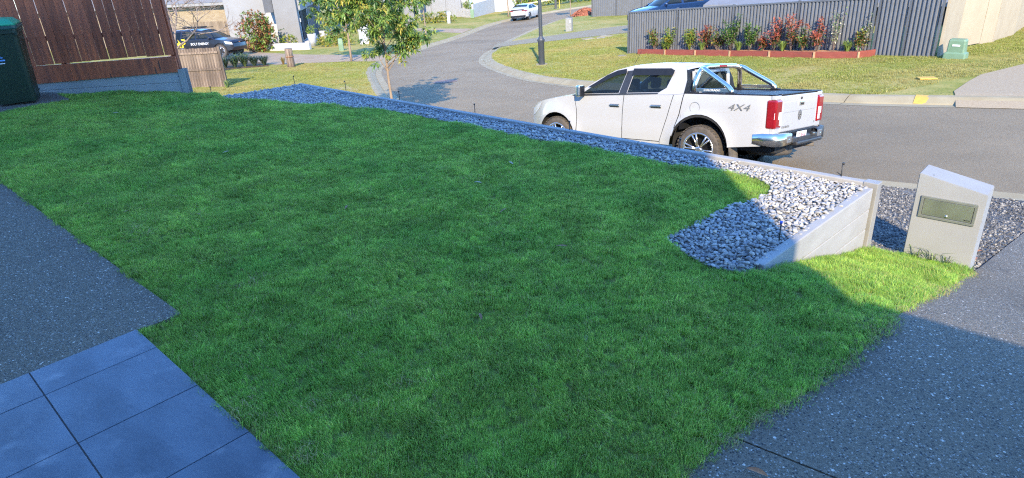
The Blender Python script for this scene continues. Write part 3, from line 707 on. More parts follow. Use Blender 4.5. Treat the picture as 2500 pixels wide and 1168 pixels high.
# street verges near enough to show blades
vhole = [tuple(p) for p in offset(lipr, KERB + .03)]
VR = [(x, y) for x, y in vhole if 4 < y < 46 and x < 16] + [(16.5, 9.0)][:0] + [(14.5, 17.4), (22, 21.5), (22, 28), (15.1, 22.1), (13.5, 20.6), (12.6, 22.1), (6.0, 30.2), (9.0, 41.0), (6.1, 41.6), (1.3, 41.8), (-.3, 41)]
def clipv(p): return p
VR1 = [tuple(p) for p in offset(lipr, KERB + .03) if 15.2 < p.y < 41 and p.x < 10.6] + [(12.2, 16.5), (13.3, 17.2), (14.6, 17.95), (22, 21.4), (22, 28), (15.1, 22.1), (13.5, 20.6), (12.6, 22.1), (6.0, 30.2), (7.6, 41.2), (1.3, 41.7)]
turf('verge_grass', VR1, lambda x, y: V(x, y) + .004, m_verge, cl_verge, 150, .55, 1.15, 5, 1.0, 'sunlit patchy grass round the lamp post corner', nscale=.7, nlo=.5, nhi=1.4)
VL = [tuple(p) for p in offset(lipl, KERB + .03) if 15.5 < p.y < 37.5 and p.x < 0] + [(-8.8, 38.3), (-11.6, 38.9), (-13.1, 38.2), (-15.3, 36.9), (-16.5, 30), (-12, 24), (-5.2, 13.2), (-3.9, 12.75)]
turf('verge_grass', VL, lambda x, y: V(x, y) + .004, m_verge, cl_verge, 110, .55, 1.1, 6, 1.0, 'sunlit yellowish verge grass beyond the far end of the stone bed', nscale=.7, nlo=.5, nhi=1.4)

# fallen leaves on the lawn and gravel
m_leafd = mat('dead leaf brown', (.16, .075, .03), (.24, .13, .06), rough=.7, scale=20); m_leafp = mat('dead leaf pale', (.4, .36, .28), (.3, .26, .2), rough=.7, scale=20)
def leaf_mesh(L, W, curl, m):
    mb = MB(); n = 7; vs = []
    for i in range(n):
        t = i / (n - 1); w = W * math.sin(math.pi * min(1, t * .93 + .04)) ** .8; x = (t - .5) * L; z = curl * math.sin(t * 2.6) * L
        vs += [(x, -w, z + w * .35), (x, 0, z), (x, w, z + w * .35)]
    fs = []
    for i in range(n - 1): fs += [(i * 3, i * 3 + 3, i * 3 + 4, i * 3 + 1), (i * 3 + 1, i * 3 + 4, i * 3 + 5, i * 3 + 2)]
    mb.add(vs, fs, m, True); return mb.mesh('fallen_leaf')
lv_ = [leaf_mesh(.10, .011, .08, m_leafd), leaf_mesh(.085, .010, .12, m_leafp), leaf_mesh(.07, .010, .08, m_leafd)]
LEAVES = [(-3.42, 7.72, 1, 'pale curled leaf alone on the left half of the lawn'), (.04, 6.75, 1, 'pale leaf on the lawn nearest the truck'), (-.31, 6.17, 1, 'pale curled leaf at the middle of the lawn'),
          (-.06, 5.37, 0, 'brown leaf on the lawn below the pale curled ones'), (.38, 4.55, 0, 'brown leaf on the lawn left of the stone bed tip'), (-1.53, 5.7, 0, 'brown leaf in mid lawn left of the pale leaves'),
          (.40, 3.24, 1, 'pale twiggy leaf lying on the lower right lawn'), (-.23, 3.57, 2, 'small brown leaf on the lower middle lawn'), (-3.61, 5.78, 0, 'brown leaf on the lawn near the left path'), (-4.11, 5.99, 2, 'small brown leaf right at the left path side'),
          (-2.92, 5.68, 0, 'brown leaf between the left path and mid lawn'), (-5.86, 9.84, 1, 'pale leaf on the lawn in front of the stained fence')]
for x, y, k, lab in LEAVES:
    o = link('fallen_leaf', lv_[k], None, (x, y, lot(x, y) + .006)); o.rotation_euler = (random.uniform(-.2, .2), random.uniform(-.2, .2), random.uniform(0, 6)); tag(o, lab, 'leaf', 'dry leaves fallen on the lawn')
m_leafo = mat('dead leaf orange', (.34, .13, .045), (.24, .1, .04), rough=.7, scale=20)
lo_ = leaf_mesh(.09, .015, .1, m_leafo)
for x, y, lab in [(4.62, 5.82, 'orange dry leaf on dark gravel nearest the letterbox top'), (4.55, 5.62, 'orange dry leaf on dark gravel beside the driveway edge'), (4.42, 5.5, 'orange brown leaf on gravel close to the letterbox'), (5.0, 6.4, 'orange dry leaf on the gravel farther toward the kerb'), (4.35, 5.38, 'orange leaf lowest on the gravel behind the letterbox'), (1.0, 2.12, 'dry leaf on the driveway corner by the lawn edge')]:
    o = link('fallen_leaf', lo_, None, (x, y, ramp(x, y) + .006)); o.rotation_euler = (random.uniform(-.2, .2), random.uniform(-.2, .2), random.uniform(0, 6)); tag(o, lab, 'leaf', 'orange leaves by the driveway')
# ---------------------------------------------------------------- foliage builders
def leaf_tris(mb, p, d, L, w, m, droop, rng):
    "one folded pointed leaf starting at p, heading d"
    d = Vector(d).normalized(); s = d.cross(Vector((0, 0, 1)));
    s = s.normalized() if s.length > .05 else Vector((1, 0, 0))
    s = (s + Vector((rng.uniform(-.4, .4), rng.uniform(-.4, .4), rng.uniform(-.4, .4)))).normalized()
    p = Vector(p); g = Vector((0, 0, -1)) * droop
    a = p + (d + g * .25).normalized() * L * .5; t = a + (d + g).normalized() * L * .5; up = s.cross(d).normalized() * w * .35
    mb.add([p, a + s * w + up, t, a - s * w + up, a], [(0, 1, 4), (1, 2, 4), (4, 2, 3), (0, 4, 3)], m, False)
def cloud(name, parent, c, rad, n, L, w, mats, rng, droop=.5, cluster=6, shell=.55, loc=None, spread=.6, wts=None):
    "leaves in small clusters spread through an uneven volume"
    mb = MB(); c = Vector(c); bumps = [(Vector((rng.gauss(0, 1), rng.gauss(0, 1), rng.gauss(0, 1))).normalized(), rng.uniform(-.35, .3)) for _ in range(9)]
    for _ in range(n // cluster):
        d = Vector((rng.gauss(0, 1), rng.gauss(0, 1), rng.gauss(0, 1))).normalized()
        r = (shell + (1 - shell) * rng.random()) if rng.random() < .75 else rng.random()
        k = 1 + sum(b * max(0, d.dot(v)) ** 3 for v, b in bumps)
        q = c + Vector((d.x * rad[0], d.y * rad[1], d.z * rad[2])) * r * k
        m = rng.choices(mats, wts)[0] if wts else rng.choice(mats)
        for _ in range(cluster):
            e = (d * .5 + Vector((rng.gauss(0, spread), rng.gauss(0, spread), rng.gauss(0, spread) + .1))).normalized()
            leaf_tris(mb, q + Vector((rng.gauss(0, .1), rng.gauss(0, .1), rng.gauss(0, .1))) * L, e, L * rng.uniform(.7, 1.2), w * rng.uniform(.8, 1.2), m, droop * rng.uniform(.6, 1.4), rng)
    return mb.build(name, None, parent)
lf1 = mat('leaf green', (.13, .22, .045), (.17, .27, .055), rough=.4, scale=2, trans=.3, spec=.5); lf2 = mat('leaf deep green', (.055, .12, .03), (.075, .15, .036), rough=.4, scale=2, trans=.25, spec=.5)
lf3 = mat('leaf lime', (.2, .28, .05), (.25, .3, .06), rough=.45, scale=2, trans=.35); lf4 = mat('leaf yellow', (.38, .32, .05), (.33, .3, .06), rough=.5, scale=2, trans=.3)
lf5 = mat('leaf bronze', (.26, .12, .045), (.2, .1, .04), rough=.5, scale=2, trans=.25); lf6 = mat('leaf red', (.4, .1, .06), (.33, .12, .06), rough=.5, scale=2, trans=.3)
lf7 = mat('leaf grey green', (.15, .19, .12), (.2, .23, .15), rough=.5, scale=2, trans=.3); lfp = mat('leaf petal', (.6, .55, .42), rough=.6, scale=2)
bark = mat('pale bark', (.27, .2, .14), (.2, .145, .10), rough=.9, scale=12, bump=.5, bscale=30, stretch=(1, 1, .3)); barkg = mat('grey bark', (.24, .19, .16), (.16, .12, .10), rough=.9, scale=10, bump=.5)
def at(x, y, dz=0.0): return (x, y, V(x, y) + dz)
def street_tree(label, x, y, H, clear, rad, rng, leafn, L, w, mats, r0=.045, extra=(), wts=None, lean=0.0):
    t = thing('tree', label, 'tree', at(x, y, -.03), group='street trees'); mb = MB()
    pts = [Vector((lean * (k / 8) * H + rng.uniform(-.015, .015) * H * .3, rng.uniform(-.015, .015) * H * .3, H * .92 * k / 8)) for k in range(9)]
    mb.tube(pts, [r0 * (1 - .8 * k / 8) for k in range(9)], bark, 8); tips = []
    for k in range(16):
        f = rng.uniform(clear / H, .9); b = pts[0].lerp(pts[-1], f); a = rng.uniform(0, 6.283); ln = rad * rng.uniform(.55, 1.05) * (1.15 - .5 * f)
        e = b + Vector((math.cos(a) * ln, math.sin(a) * ln, ln * rng.uniform(.35, .9))); mid = b.lerp(e, .5) + Vector((0, 0, .06 * ln))
        mb.tube([b, mid, e], [r0 * .35, r0 * .22, r0 * .1], bark, 5); tips += [e, mid.lerp(e, .5), mid]
    for (ex, ey, ez) in extra:
        b = pts[0].lerp(pts[-1], max(.28, ez / H - .1)); e = Vector((ex, ey, ez)); mb.tube([b, b.lerp(e, .5) + Vector((0, 0, -.05)), e], [r0 * .35, r0 * .25, r0 * .12], bark, 5)
    mb.build('trunk', None, t)
    tips += [Vector((rng.gauss(0, rad * .35), rng.gauss(0, rad * .35), rng.uniform(clear + .3, H))) for _ in range(10)]
    cr = MB(); per = max(4, leafn // (len(tips) * 5 + len(extra) * 14))
    def whorl(p, sp):
        m = rng.choices(mats, wts)[0] if wts else rng.choice(mats)
        for _ in range(per):
            d = Vector((rng.gauss(0, 1), rng.gauss(0, 1), rng.gauss(.25, .6))).normalized()
            leaf_tris(cr, p + d * .02, d, L * rng.uniform(.7, 1.15), w * rng.uniform(.8, 1.2), m if rng.random() < .7 else rng.choice(mats), rng.uniform(.5, 1.4), rng)
    for p in tips:
        for _ in range(5): whorl(p + Vector((rng.gauss(0, .16), rng.gauss(0, .16), rng.gauss(0, .13))) * rad, 1)
    for ex in extra:
        for _ in range(14): whorl(Vector(ex) + Vector((rng.gauss(0, .2), rng.gauss(0, .2), rng.gauss(0, .2))), 1)
    cr.build('crown', None, t); return t
def bush(label, x, y, rad, n, L, w, mats, seed, cat='shrub', group=None, wts=None, dz=0.0, name='shrub', zc=.85, droop=.3, stem=True):
    rng = random.Random(seed); t = thing(name, label, cat, at(x, y, dz), group=group)
    if stem:
        mb = MB()
        for k in range(5):
            a = rng.uniform(0, 6.28); e = Vector((math.cos(a) * rad[0] * .5, math.sin(a) * rad[1] * .5, rad[2] * 1.2)); mb.tube([(0, 0, -.05), e * .5, e], [.02, .014, .006], barkg, 5)
        mb.build('stem', None, t)
    cloud('foliage', t, (0, 0, rad[2] * zc), rad, n, L, w, mats, rng, droop, wts=wts)
    return t
# ---------------------------------------------------------------- street trees
rg = random.Random(31)
street_tree('slim street tree in front of the kerb with pale trunk and drooping leaves', -3.08, 18.0, 5.0, 2.2, 1.35, rg, 9500, .19, .025, [lf1, lf1, lf2, lf3, lf4], .045,
            extra=((.7, .1, 2.45), (.55, 0, 2.15), (.45, -.2, 2.65), (-.3, .1, 2.05), (.35, .1, 2.0), (.8, 0, 2.3), (-.9, .2, 2.8), (-1.1, 0, 3.1), (-.7, .1, 3.0), (-.5, -.2, 3.3)), wts=(4, 3, 1.6, 3.4, .8))
street_tree('second street tree on the grass left of the road with dense green crown', -8.62, 38.6, 5.6, 1.9, 2.3, rg, 9500, .30, .05, [lf1, lf2, lf3, lf4], .07, wts=(5, 4, 1.5, .4))
street_tree('young street tree casting a round shadow on the far path', -6.1, 56.2, 3.7, 2.6, 1.1, rg, 1800, .3, .05, [lf1, lf2, lf3], .07)
street_tree('distant street tree beside the parked white car', 1.1, 75.2, 4.6, 2.0, 1.2, rg, 1300, .3, .04, [lf7, lf1, lf2], .1)
street_tree('thin young tree by the red mulch mound', 6.9, 65.3, 4.6, 3.2, .9, rg, 700, .3, .04, [lf2, lf1], .05)
# leafless tree behind the weathered gate
bt = thing('tree', 'bare branched leafless tree in front of the black car', 'tree', at(-15.4, 32.0), group='street trees')
mb = MB(); brng = random.Random(8)
def twig(p, d, L, r, depth):
    q = p; pts = [p]
    for k in range(3):
        d = (d + Vector((brng.gauss(0, .13), brng.gauss(0, .13), brng.gauss(.03, .1)))).normalized(); q = q + d * L / 3; pts.append(q)
    mb.tube(pts, [r, r * .85, r * .7, r * .55], barkg, 5, cap=False)
    if depth == 0: return
    for _ in range(3 if depth > 1 else 4):
        e = (d + Vector((brng.gauss(0, .55), brng.gauss(0, .55), brng.gauss(0, .4)))).normalized(); twig(pts[brng.choice((2, 3, 3))], e, L * brng.uniform(.6, .85), r * .58, depth - 1)
twig(Vector((0, 0, 0)), Vector((.05, 0, 1)), 1.5, .07, 0)
for d in ((.35, 0, 1), (-.25, .2, 1), (.9, -.1, .6), (.15, -.3, 1.0), (-.5, 0, .8)): twig(Vector((.07, 0, 1.45)), Vector(d).normalized(), 1.6, .06, 4)
mb.build('trunk', None, bt)

# ---------------------------------------------------------------- lamp post
lp = thing('lamp_post', 'dark grey street lamp post on the corner grass', 'lamp post', at(1.79, 29.27))
m_pole = mat('dark grey paint', (.035, .04, .047), (.045, .05, .057), rough=.45, scale=4, spec=.5)
t = MB(); t.lathe([(.135, -.1), (.135, .95), (.15, .98), (.15, 1.0), (.165, 1.04), (.165, 1.08), (.14, 1.12), (.105, 1.18), (.085, 1.22)], m_pole, 20); t.build('base_column', None, lp)
t = MB(); t.lathe([(.085, 1.2), (.075, 3.0), (.065, 4.3), (0, 4.3)], m_pole, 16); t.build('shaft', None, lp)
t = MB(); t.lathe([(0, 4.25), (.12, 4.3), (.2, 4.6), (.05, 4.85), (0, 4.9)], m_pole, 16); t.build('lantern', None, lp)
t = MB(); t.box((0, 0, .0), (.5, .5, .04), m_conc, bev=.006); t.build('footing', None, lp)

# ---------------------------------------------------------------- corrugated steel fences
m_cb = mat('slate grey steel', (.12, .127, .14), (.135, .142, .155), rough=.42, scale=3, spec=.5)
m_cbp = mat('slate grey post', (.10, .107, .12), rough=.42, scale=3)
def corrugated(label, pts, H, pitch=.13, amp=.03, panel=2.38, hts=None, gaps=True):
    a0 = pts[0]; f = thing('steel_fence', label, 'fence', (a0[0], a0[1], 0), group='corrugated steel fences')
    for si in range(len(pts) - 1):
        a, b = Vector(pts[si][:2]), Vector(pts[si + 1][:2]); L = (b - a).length; u = (b - a) / L; nr = Vector((u.y, -u.x)); ha, hb = (hts or [H] * len(pts))[si:si + 2]
        np_ = max(1, round(L / panel)); base = Vector((a0[0], a0[1]))
        for k in range(np_):
            s0, s1 = L * k / np_, L * (k + 1) / np_; m0 = a + u * s0; m1 = a + u * s1
            zb = min(V(m0.x, m0.y), V(m1.x, m1.y)) - .02; zt0 = V(m0.x, m0.y) + ha + (hb - ha) * s0 / L; zt1 = V(m1.x, m1.y) + ha + (hb - ha) * s1 / L
            q = MB(); prof = []; s = s0 + .03
            while s < s1 - .03:
                for fr, o in ((0, -1), (.32, -1), (.5, 1), (.82, 1)):
                    if s + fr * pitch < s1 - .03: prof.append((s + fr * pitch, o * amp))
                s += pitch
            vs = []
            for (s, o) in prof:
                w = a + u * s + nr * o - base; top = zt0 + (zt1 - zt0) * (s - s0) / (s1 - s0)
                vs += [(w.x, w.y, zb), (w.x, w.y, top - .02)]
            n = len(prof); q.add(vs, [(2 * i, 2 * i + 2, 2 * i + 3, 2 * i + 1) for i in range(n - 1)], m_cb); q.build('sheet', None, f)
            c0, c1 = m0 - base, m1 - base
            for zz, hh, nm in (((zt0, zt1), .06, 'top_rail'), ((zb + .05, zb + .05), .05, 'bottom_rail')):
                q = MB(); w = nr * .034
                q.add([(c0.x + w.x, c0.y + w.y, zz[0] - hh), (c1.x + w.x, c1.y + w.y, zz[1] - hh), (c1.x - w.x, c1.y - w.y, zz[1] - hh), (c0.x - w.x, c0.y - w.y, zz[0] - hh),
                       (c0.x + w.x, c0.y + w.y, zz[0]), (c1.x + w.x, c1.y + w.y, zz[1]), (c1.x - w.x, c1.y - w.y, zz[1]), (c0.x - w.x, c0.y - w.y, zz[0])],
                      [(3, 2, 1, 0), (4, 5, 6, 7), (0, 1, 5, 4), (1, 2, 6, 5), (2, 3, 7, 6), (3, 0, 4, 7)], m_cbp); q.build(nm, None, f)
            for (c, zt_) in ((c0, zt0),) + (((c1, zt1),) if k == np_ - 1 else ()):
                q = MB(); q.box((c.x, c.y, (zb + zt_ + .03) / 2), (.06, .085, zt_ + .03 - zb), m_cbp, rot=(0, 0, math.atan2(u.y, u.x))); q.build('post', None, f)
    return f
corrugated('grey corrugated steel fence behind the raised garden bed', [(5.75, 29.95), (12.25, 21.95)], 1.8, hts=[1.78, 1.85])
corrugated('tall grey corrugated steel fence panels beside the cream wall', [(12.33, 21.85), (13.42, 20.35)], 2.0, hts=[1.9, 2.6], panel=1.2)
corrugated('distant pale grey corrugated fence behind the blue car', [(8.5, 61.8), (24, 50)], 1.8, pitch=.19, amp=.03)
# cream panel wall
m_cream = mat('cream panel', (.30, .25, .175), (.325, .275, .195), rough=.8, scale=1.5, bump=.06, bscale=20, spec=.2)
cw = thing('panel_wall', 'tall cream panel wall above the right verge', 'wall', (13.5, 20.25, 0), group=None)
CW = [(13.52, 20.25), (15.2, 22.02), (16.4, 22.6), (17.1, 22.95), (19.2, 24.8), (21.4, 27.2), (25, 30)]
for i in range(len(CW) - 1):
    a, b = Vector(CW[i]), Vector(CW[i + 1]); u = (b - a).normalized(); L = (b - a).length
    c = (a + b) / 2 - Vector(CW[0]); zb = min(V(*a), V(*b)) - .2 + (.25 if i in (1,) else 0); q = MB(); q.box((0, 0, 0), (L - .022, .075, 3.6), m_cream, bev=.004)
    o = q.build('panel', None, cw, (c.x - .0135, c.y - .25, zb + 1.8)); o.location = (c.x, c.y, zb + 1.8); o.rotation_euler = (0, 0, math.atan2(u.y, u.x))
# raised garden bed with red timber edging
gb = thing('raised_bed', 'long red timber raised garden bed along the grey steel fence', 'garden bed', (0, 0, 0))
m_redt = mat('red stained sleeper', (.24, .055, .035), (.19, .045, .03), rough=.7, scale=3, bump=.2, bscale=20, stretch=(1, 1, 4), rand=.12); m_tan = mat('raw timber peg', (.45, .28, .15), rough=.8, scale=6)
GB = [(6.02, 29.15), (6.9, 27.8), (7.78, 26.45), (8.7, 25.1), (9.67, 23.75), (10.66, 22.4), (11.62, 21.45), (12.3, 21.65)]
m_mulch = mat('orange mulch', (.36, .17, .08), (.5, .27, .14), rough=.95, scale=18, bump=1, bscale=25)
bz = lambda x, y: V(x, y) + .17
q = MB(); back = [(6.1, 29.45), (12.2, 21.95)]
poly = GB + [(12.2, 21.9), (6.12, 29.42)]
P_, F_ = cdt(resample(poly, .6), [], .4); q.add([(p.x, p.y, bz(p.x, p.y)) for p in P_], F_, m_mulch, True); q.build('mulch', None, gb)
for i in range(len(GB) - 1):
    a, b = Vector(GB[i]), Vector(GB[i + 1]); u = (b - a).normalized(); L = (b - a).length; za, zb = V(*a), V(*b); w = Vector((-u.y, u.x)) * .025; t = MB(); vs = []
    for zz in (-.03, .225):
        for p, z in ((a + u * .004, za), (b - u * .004, zb)): vs += [(p.x + w.x, p.y + w.y, z + zz), (p.x - w.x, p.y - w.y, z + zz)]
    t.add(vs, [(0, 1, 3, 2), (4, 6, 7, 5), (0, 2, 6, 4), (1, 5, 7, 3), (0, 4, 5, 1), (2, 3, 7, 6)], m_redt); t.build('edge_board', None, gb, fix=True)
    if 0 < i < 7:
        w2 = Vector((-u.y, u.x)) * (-.045); t = MB(); t.box((a.x + w2.x, a.y + w2.y, za + .09), (.06, .035, .26), m_tan, rot=(0, 0, math.atan2(u.y, u.x))); t.build('peg', None, gb)
# plants in the bed (x, y, height, spread, kind)
PL = [(6.75, 28.75, .95, .28, 'b', 'bronze tipped shrub at the far left of the raised bed'), (7.2, 28.15, .9, .2, 'y', 'second shrub from the left in the raised bed, yellow tipped'), (7.85, 27.3, .85, .16, 'y', 'thin yellow stemmed shrub left of the fence post in the raised bed'),
      (8.3, 26.75, .95, .16, 'r', 'thin red tipped shrub just right of the yellow stemmed one'), (8.65, 26.25, .9, .26, 'b', 'reddish shrub left of the dense green shrub in the bed'), (9.02, 25.75, 1.3, .3, 'g', 'dense dark green shrub, leafiest of the raised bed'),
      (9.5, 25.1, .95, .28, 'g', 'dark shrub right of the dense green one with pink tip'), (9.85, 24.65, .5, .2, 'r', 'low dark red leaved shrub in the raised bed'), (10.12, 24.3, 1.1, .3, 'r', 'red crowned shrub with a bare stem mid bed'), (10.5, 23.8, 1.2, .2, 'r', 'tall narrow red tipped shrub by the middle post'),
      (10.75, 23.4, .8, .24, 'b', 'bronze shrub beside the tall red tipped one'), (11.1, 23.05, 1.1, .3, 'r', 'bushy orange red shrub right of the middle post'), (11.45, 22.6, 1.5, .16, 'w', 'tallest wispy grey shrub in the raised bed'), (11.95, 21.95, .75, .2, 'b', 'low bronze shrub at the right end of the raised bed'), (12.12, 21.98, 1.2, .1, 'w', 'thin pale stemmed shrub against the right fence post')]
KM = {'b': ([lf5, lf2, lf1, lf4], (3, 3, 2, 1)), 'y': ([lf3, lf1, lf4], (2, 3, 2)), 'r': ([lf6, lf2, lf5], (3, 3, 1.5)), 'g': ([lf2, lf1], (3, 2)), 'w': ([lf7, lf1, lfp], (4, 2, 1))}
for i, (x, y, h, s, k, lab) in enumerate(PL):
    rng = random.Random(100 + i); t = thing('shrub', lab, 'shrub', (x - .12, y - .1, bz(x, y)), group='shrubs in the raised garden bed'); mb = MB(); fl = MB(); ms, wt = KM[k]
    for b in range(8):
        a = rng.uniform(0, 6.283); e = Vector((math.cos(a) * s * 1.7 * rng.uniform(.2, 1), math.sin(a) * s * 1.2 * rng.uniform(.2, .7), h * rng.uniform(.45, 1.0))); mid = e * .5 + Vector((0, 0, .04)); mb.tube([(0, 0, -.03), mid, e], [.011, .008, .004], barkg if k != 'y' else lf3, 5)
        for q_ in range(int(44 * (1.5 if k == 'g' else .8 if k == 'w' else 1))):
            f = rng.uniform(.25, 1.05); p = (Vector((0, 0, 0)).lerp(mid, f * 2) if f < .5 else mid.lerp(e, (f - .5) * 2)); d = Vector((rng.gauss(0, 1), rng.gauss(0, 1), rng.gauss(.5, .5))).normalized()
            m = ms[0] if (k in 'r' and f > .75) else rng.choices(ms, wt)[0]
            leaf_tris(fl, p + d * .03, d, rng.uniform(.09, .16) * (.7 if k == 'w' else 1), .028 * (.7 if k == 'w' else 1), m, .3, rng)
    mb.build('stem', None, t); fl.build('foliage', None, t)
def strappy(label, x, y, h, n, zf, seed, mats, spread=.5, group='strappy grasses', name='grass_tuft', cat='grass plant', bw=.010):
    rng = random.Random(seed); mb = MB(); t = tag(empty(name, (x, y, zf(x, y))), label, cat, group)
    for _ in range(n):
        a = rng.uniform(0, 6.283); d = Vector((math.cos(a), math.sin(a), 0)); s = Vector((-d.y, d.x, 0)) * bw; hh = h * rng.uniform(.6, 1.1); r = spread * hh * rng.uniform(.2, 1)
        p0 = d * rng.uniform(0, 6 * bw); p1 = p0 + d * r * .4 + Vector((0, 0, hh * .75)); p2 = p0 + d * r * 1.1 + Vector((0, 0, hh * rng.uniform(.5, 1)))
        mb.add([p0 - s, p0 + s, p1 + s, p1 - s, p2], [(0, 1, 2, 3), (3, 2, 4)], rng.choice(mats))
    mb.build('blades', None, t); return t
lg1 = mat('strap leaf', (.14, .22, .05), (.2, .27, .07), rough=.5, scale=3, trans=.3); lg2 = mat('strap leaf dark', (.045, .075, .035), (.07, .1, .045), rough=.5, scale=3, trans=.2)
for i, (x, y, lab) in enumerate([(6.95, 28.25, 'grass tuft at the left end of the raised bed'), (8.05, 26.6, 'grass tuft by the yellow stemmed shrub in the bed'), (9.05, 25.25, 'grass tuft under the dense green shrub'), (10.15, 23.85, 'grass tuft under the red crowned shrub'), (11.6, 22.1, 'grass tuft near the right end of the raised bed')]):
    strappy(lab, x, y, .42, 90, bz, 50 + i, [lg1, lg1, lf3], .9)
# green cable pillar, yellow covers, small fittings on the right verge
m_gp = mat('green pillar', (.115, .19, .115), (.135, .215, .135), rough=.55, scale=4)
pl_ = thing('cable_pillar', 'squat green service pillar at the foot of the cream wall', 'service pillar', at(13.68, 19.72), R(-48))
loft([rrect(.60, .42, .04, -.1), rrect(.58, .40, .04, .16), rrect(.46, .33, .04, .2), rrect(.44, .31, .04, .52), rrect(.40, .28, .05, .57)], m_gp).build('body', None, pl_)
t = MB(); t.box((0, -.168, .40), (.20, .012, .05), mat('white label', (.7, .7, .66), rough=.6)); lbl = t.build('label_plate', None, pl_)
text('number', 'P14127', .04, m_black, pl_, basis((0, -.176, .40), (1, 0, 0), (0, 0, 1), (0, -1, 0)))
m_yel = mat('yellow paint', (.48, .31, .05), (.42, .27, .05), rough=.7, scale=9)
yk = MB(); pts_ = [(9.03, 14.52, .012), (9.25, 14.33, .012), (9.68, 14.8, .128), (9.45, 15.0, .128)]
def on_kerb(x, y):
    d = min((Vector((x, y)) - p).length for p in lipr); return T(x, y) + .004 + (0 if d < .3 else min(.122, .02 + (d - .33) * .42))
t = MB(); vs = []
c0 = Vector((9.02, 14.02)); i0 = min(range(len(lipr)), key=lambda i: (lipr[i] - c0).length); tg = (lipr[i0 + 1] - lipr[i0 - 1]).normalized(); ng_ = Vector((-tg.y, tg.x))
for k, (o, h) in enumerate([(.31, .006), (.335, .028), (.52, .108), (.585, .124), (.70, .128)]):
    for s in (-.14, .14): w = lipr[i0] + ng_ * o + tg * s; vs.append((w.x, w.y, T(lipr[i0].x, lipr[i0].y) + h))
t.add(vs, [(2 * k, 2 * k + 1, 2 * k + 3, 2 * k + 2) for k in range(4)], m_yel); tag(t.build('kerb_marking'), 'yellow painted mark across the kerb right of the truck', 'kerb marking')
t = MB(); t.box((0, 0, .0), (.42, .26, .03), m_yel, bev=.006); o = t.build('valve_cover', None, None, at(10.9, 16.6, .03)); o.rotation_euler = (0, 0, R(-10)); tag(o, 'yellow valve cover set in the right hand grass', 'valve cover')
t = MB(); t.lathe([(0, .012), (.19, .012), (.2, .0), (.2, -.03)], m_greyp, 20); o = t.build('meter_cover', None, None, at(5.35, 29.2, .01)); tag(o, 'small round grey cover at the left foot of the steel fence', 'meter cover')
mh = thing('manhole_cover', 'reddish brown round manhole cover in the road', 'manhole cover', (-2.37, 27.2, T(-2.37, 27.2) + .012))
mh.rotation_euler = (math.atan(-.058), math.atan(-.02), 0)
t = MB(); t.lathe([(0, .010), (.40, .010), (.42, .008)], mat('rusty iron', (.16, .085, .06), (.2, .12, .09), rough=.8, scale=14, bump=.4), 28); t.build('lid', None, mh)
t = MB(); t.lathe([(.43, .006), (.5, .008), (.52, .0)], mat('worn collar', (.2, .15, .13), rough=.9, scale=10), 28); t.build('collar', None, mh)
for i, (x, y, lab) in enumerate([(5.3, 40.1, 'pale stepping stone left of two others on the corner grass'), (6.0, 39.8, 'pale stepping stone in the middle on the corner grass'), (6.5, 40.7, 'pale stepping stone nearest the grey drive on the corner grass')]):
    t = MB(); t.box((0, 0, 0), (.75, .5, .05), m_conc, bev=.01); o = t.build('stepping_stone', None, None, at(x, y, .025)); o.rotation_euler = (0, 0, .4 + i); tag(o, lab, 'paving stone', 'stepping stones on the corner grass')
# ---------------------------------------------------------------- left background: gate, post, planting, houses
m_wood = mat('weathered timber', (.2, .15, .11), (.085, .06, .045), rough=.85, scale=5, detail=7, bump=.3, bscale=20, stretch=(4, 4, .25), rand=.3, lo=.4, hi=.6)
gt = thing('timber_gate', 'weathered grey timber paling screen behind the stained fence', 'gate', (-14.2, 29.05, V(-13.2, 29) - .22), R(-3))
xx = .0; grng2 = random.Random(4)
for k in range(17):
    w = .118; t = MB(); t.box((0, 0, 0), (w, .02, 1.78), m_wood, bev=.002); o = t.build('paling', None, gt, (xx + w / 2, grng2.uniform(-.003, .003), .98 + grng2.uniform(-.012, .012))); xx += w + .004
for z in (.16, .98, 1.68):
    t = MB(); t.box((xx / 2, -.03, z), (xx, .04, .085), m_wood); t.build('rail', None, gt)
for x in (-.06, xx + .06):
    t = MB(); t.box((x, .03, .93), (.1, .1, 1.95), m_wood); t.build('post', None, gt)
t = MB(); t.box((xx / 2, .02, .04), (xx, .03, .14), mat('old board', (.3, .2, .13), rough=.9)); t.build('kickboard', None, gt)
ps = thing('timber_post', 'short thick weathered timber post on the verge grass', 'post', at(-11.62, 36.9), R(20))
t = MB(); t.tube([(0, 0, -.2), (.01, 0, .3), (0, .01, .7), (.02, 0, 1.0)], [.21, .215, .2, .21], m_wood, 9); t.build('log', None, ps)
t = MB(); t.tube([(.01, 0, .55), (.01, 0, .60)], [.225, .225], mat('rust band', (.25, .12, .06), rough=.8), 12); t.build('band', None, ps)
for i, (x, y, h, lab) in enumerate([(-16.6, 38.6, .9, 'dark strappy plant nearest the weathered gate'), (-15.9, 38.5, .85, 'dark strappy plant second from the gate'), (-15.4, 38.7, .95, 'dark strappy plant in the middle of the bed row'), (-14.9, 38.9, 1.0, 'tall pale tipped strappy plant in the bed row'), (-14.35, 38.9, .8, 'dark strappy plant right of the tall one'), (-13.85, 39.1, .75, 'dark strappy plant at the bed end nearest the post')]):
    strappy(lab, x, y, h * .85, 340, V, 70 + i, [lg2, lg2, lg1 if i in (2, 3) else lg2, lf7], 1.25)
strappy('small bronze strappy plant just left of the timber post', -12.7, 39.0, .5, 60, V, 81, [lg1, lf5], .8)
strappy('grey green weed tuft at the foot of the weathered gate', -11.75, 28.2, .45, 40, V, 82, [lf7, lg1], .7)

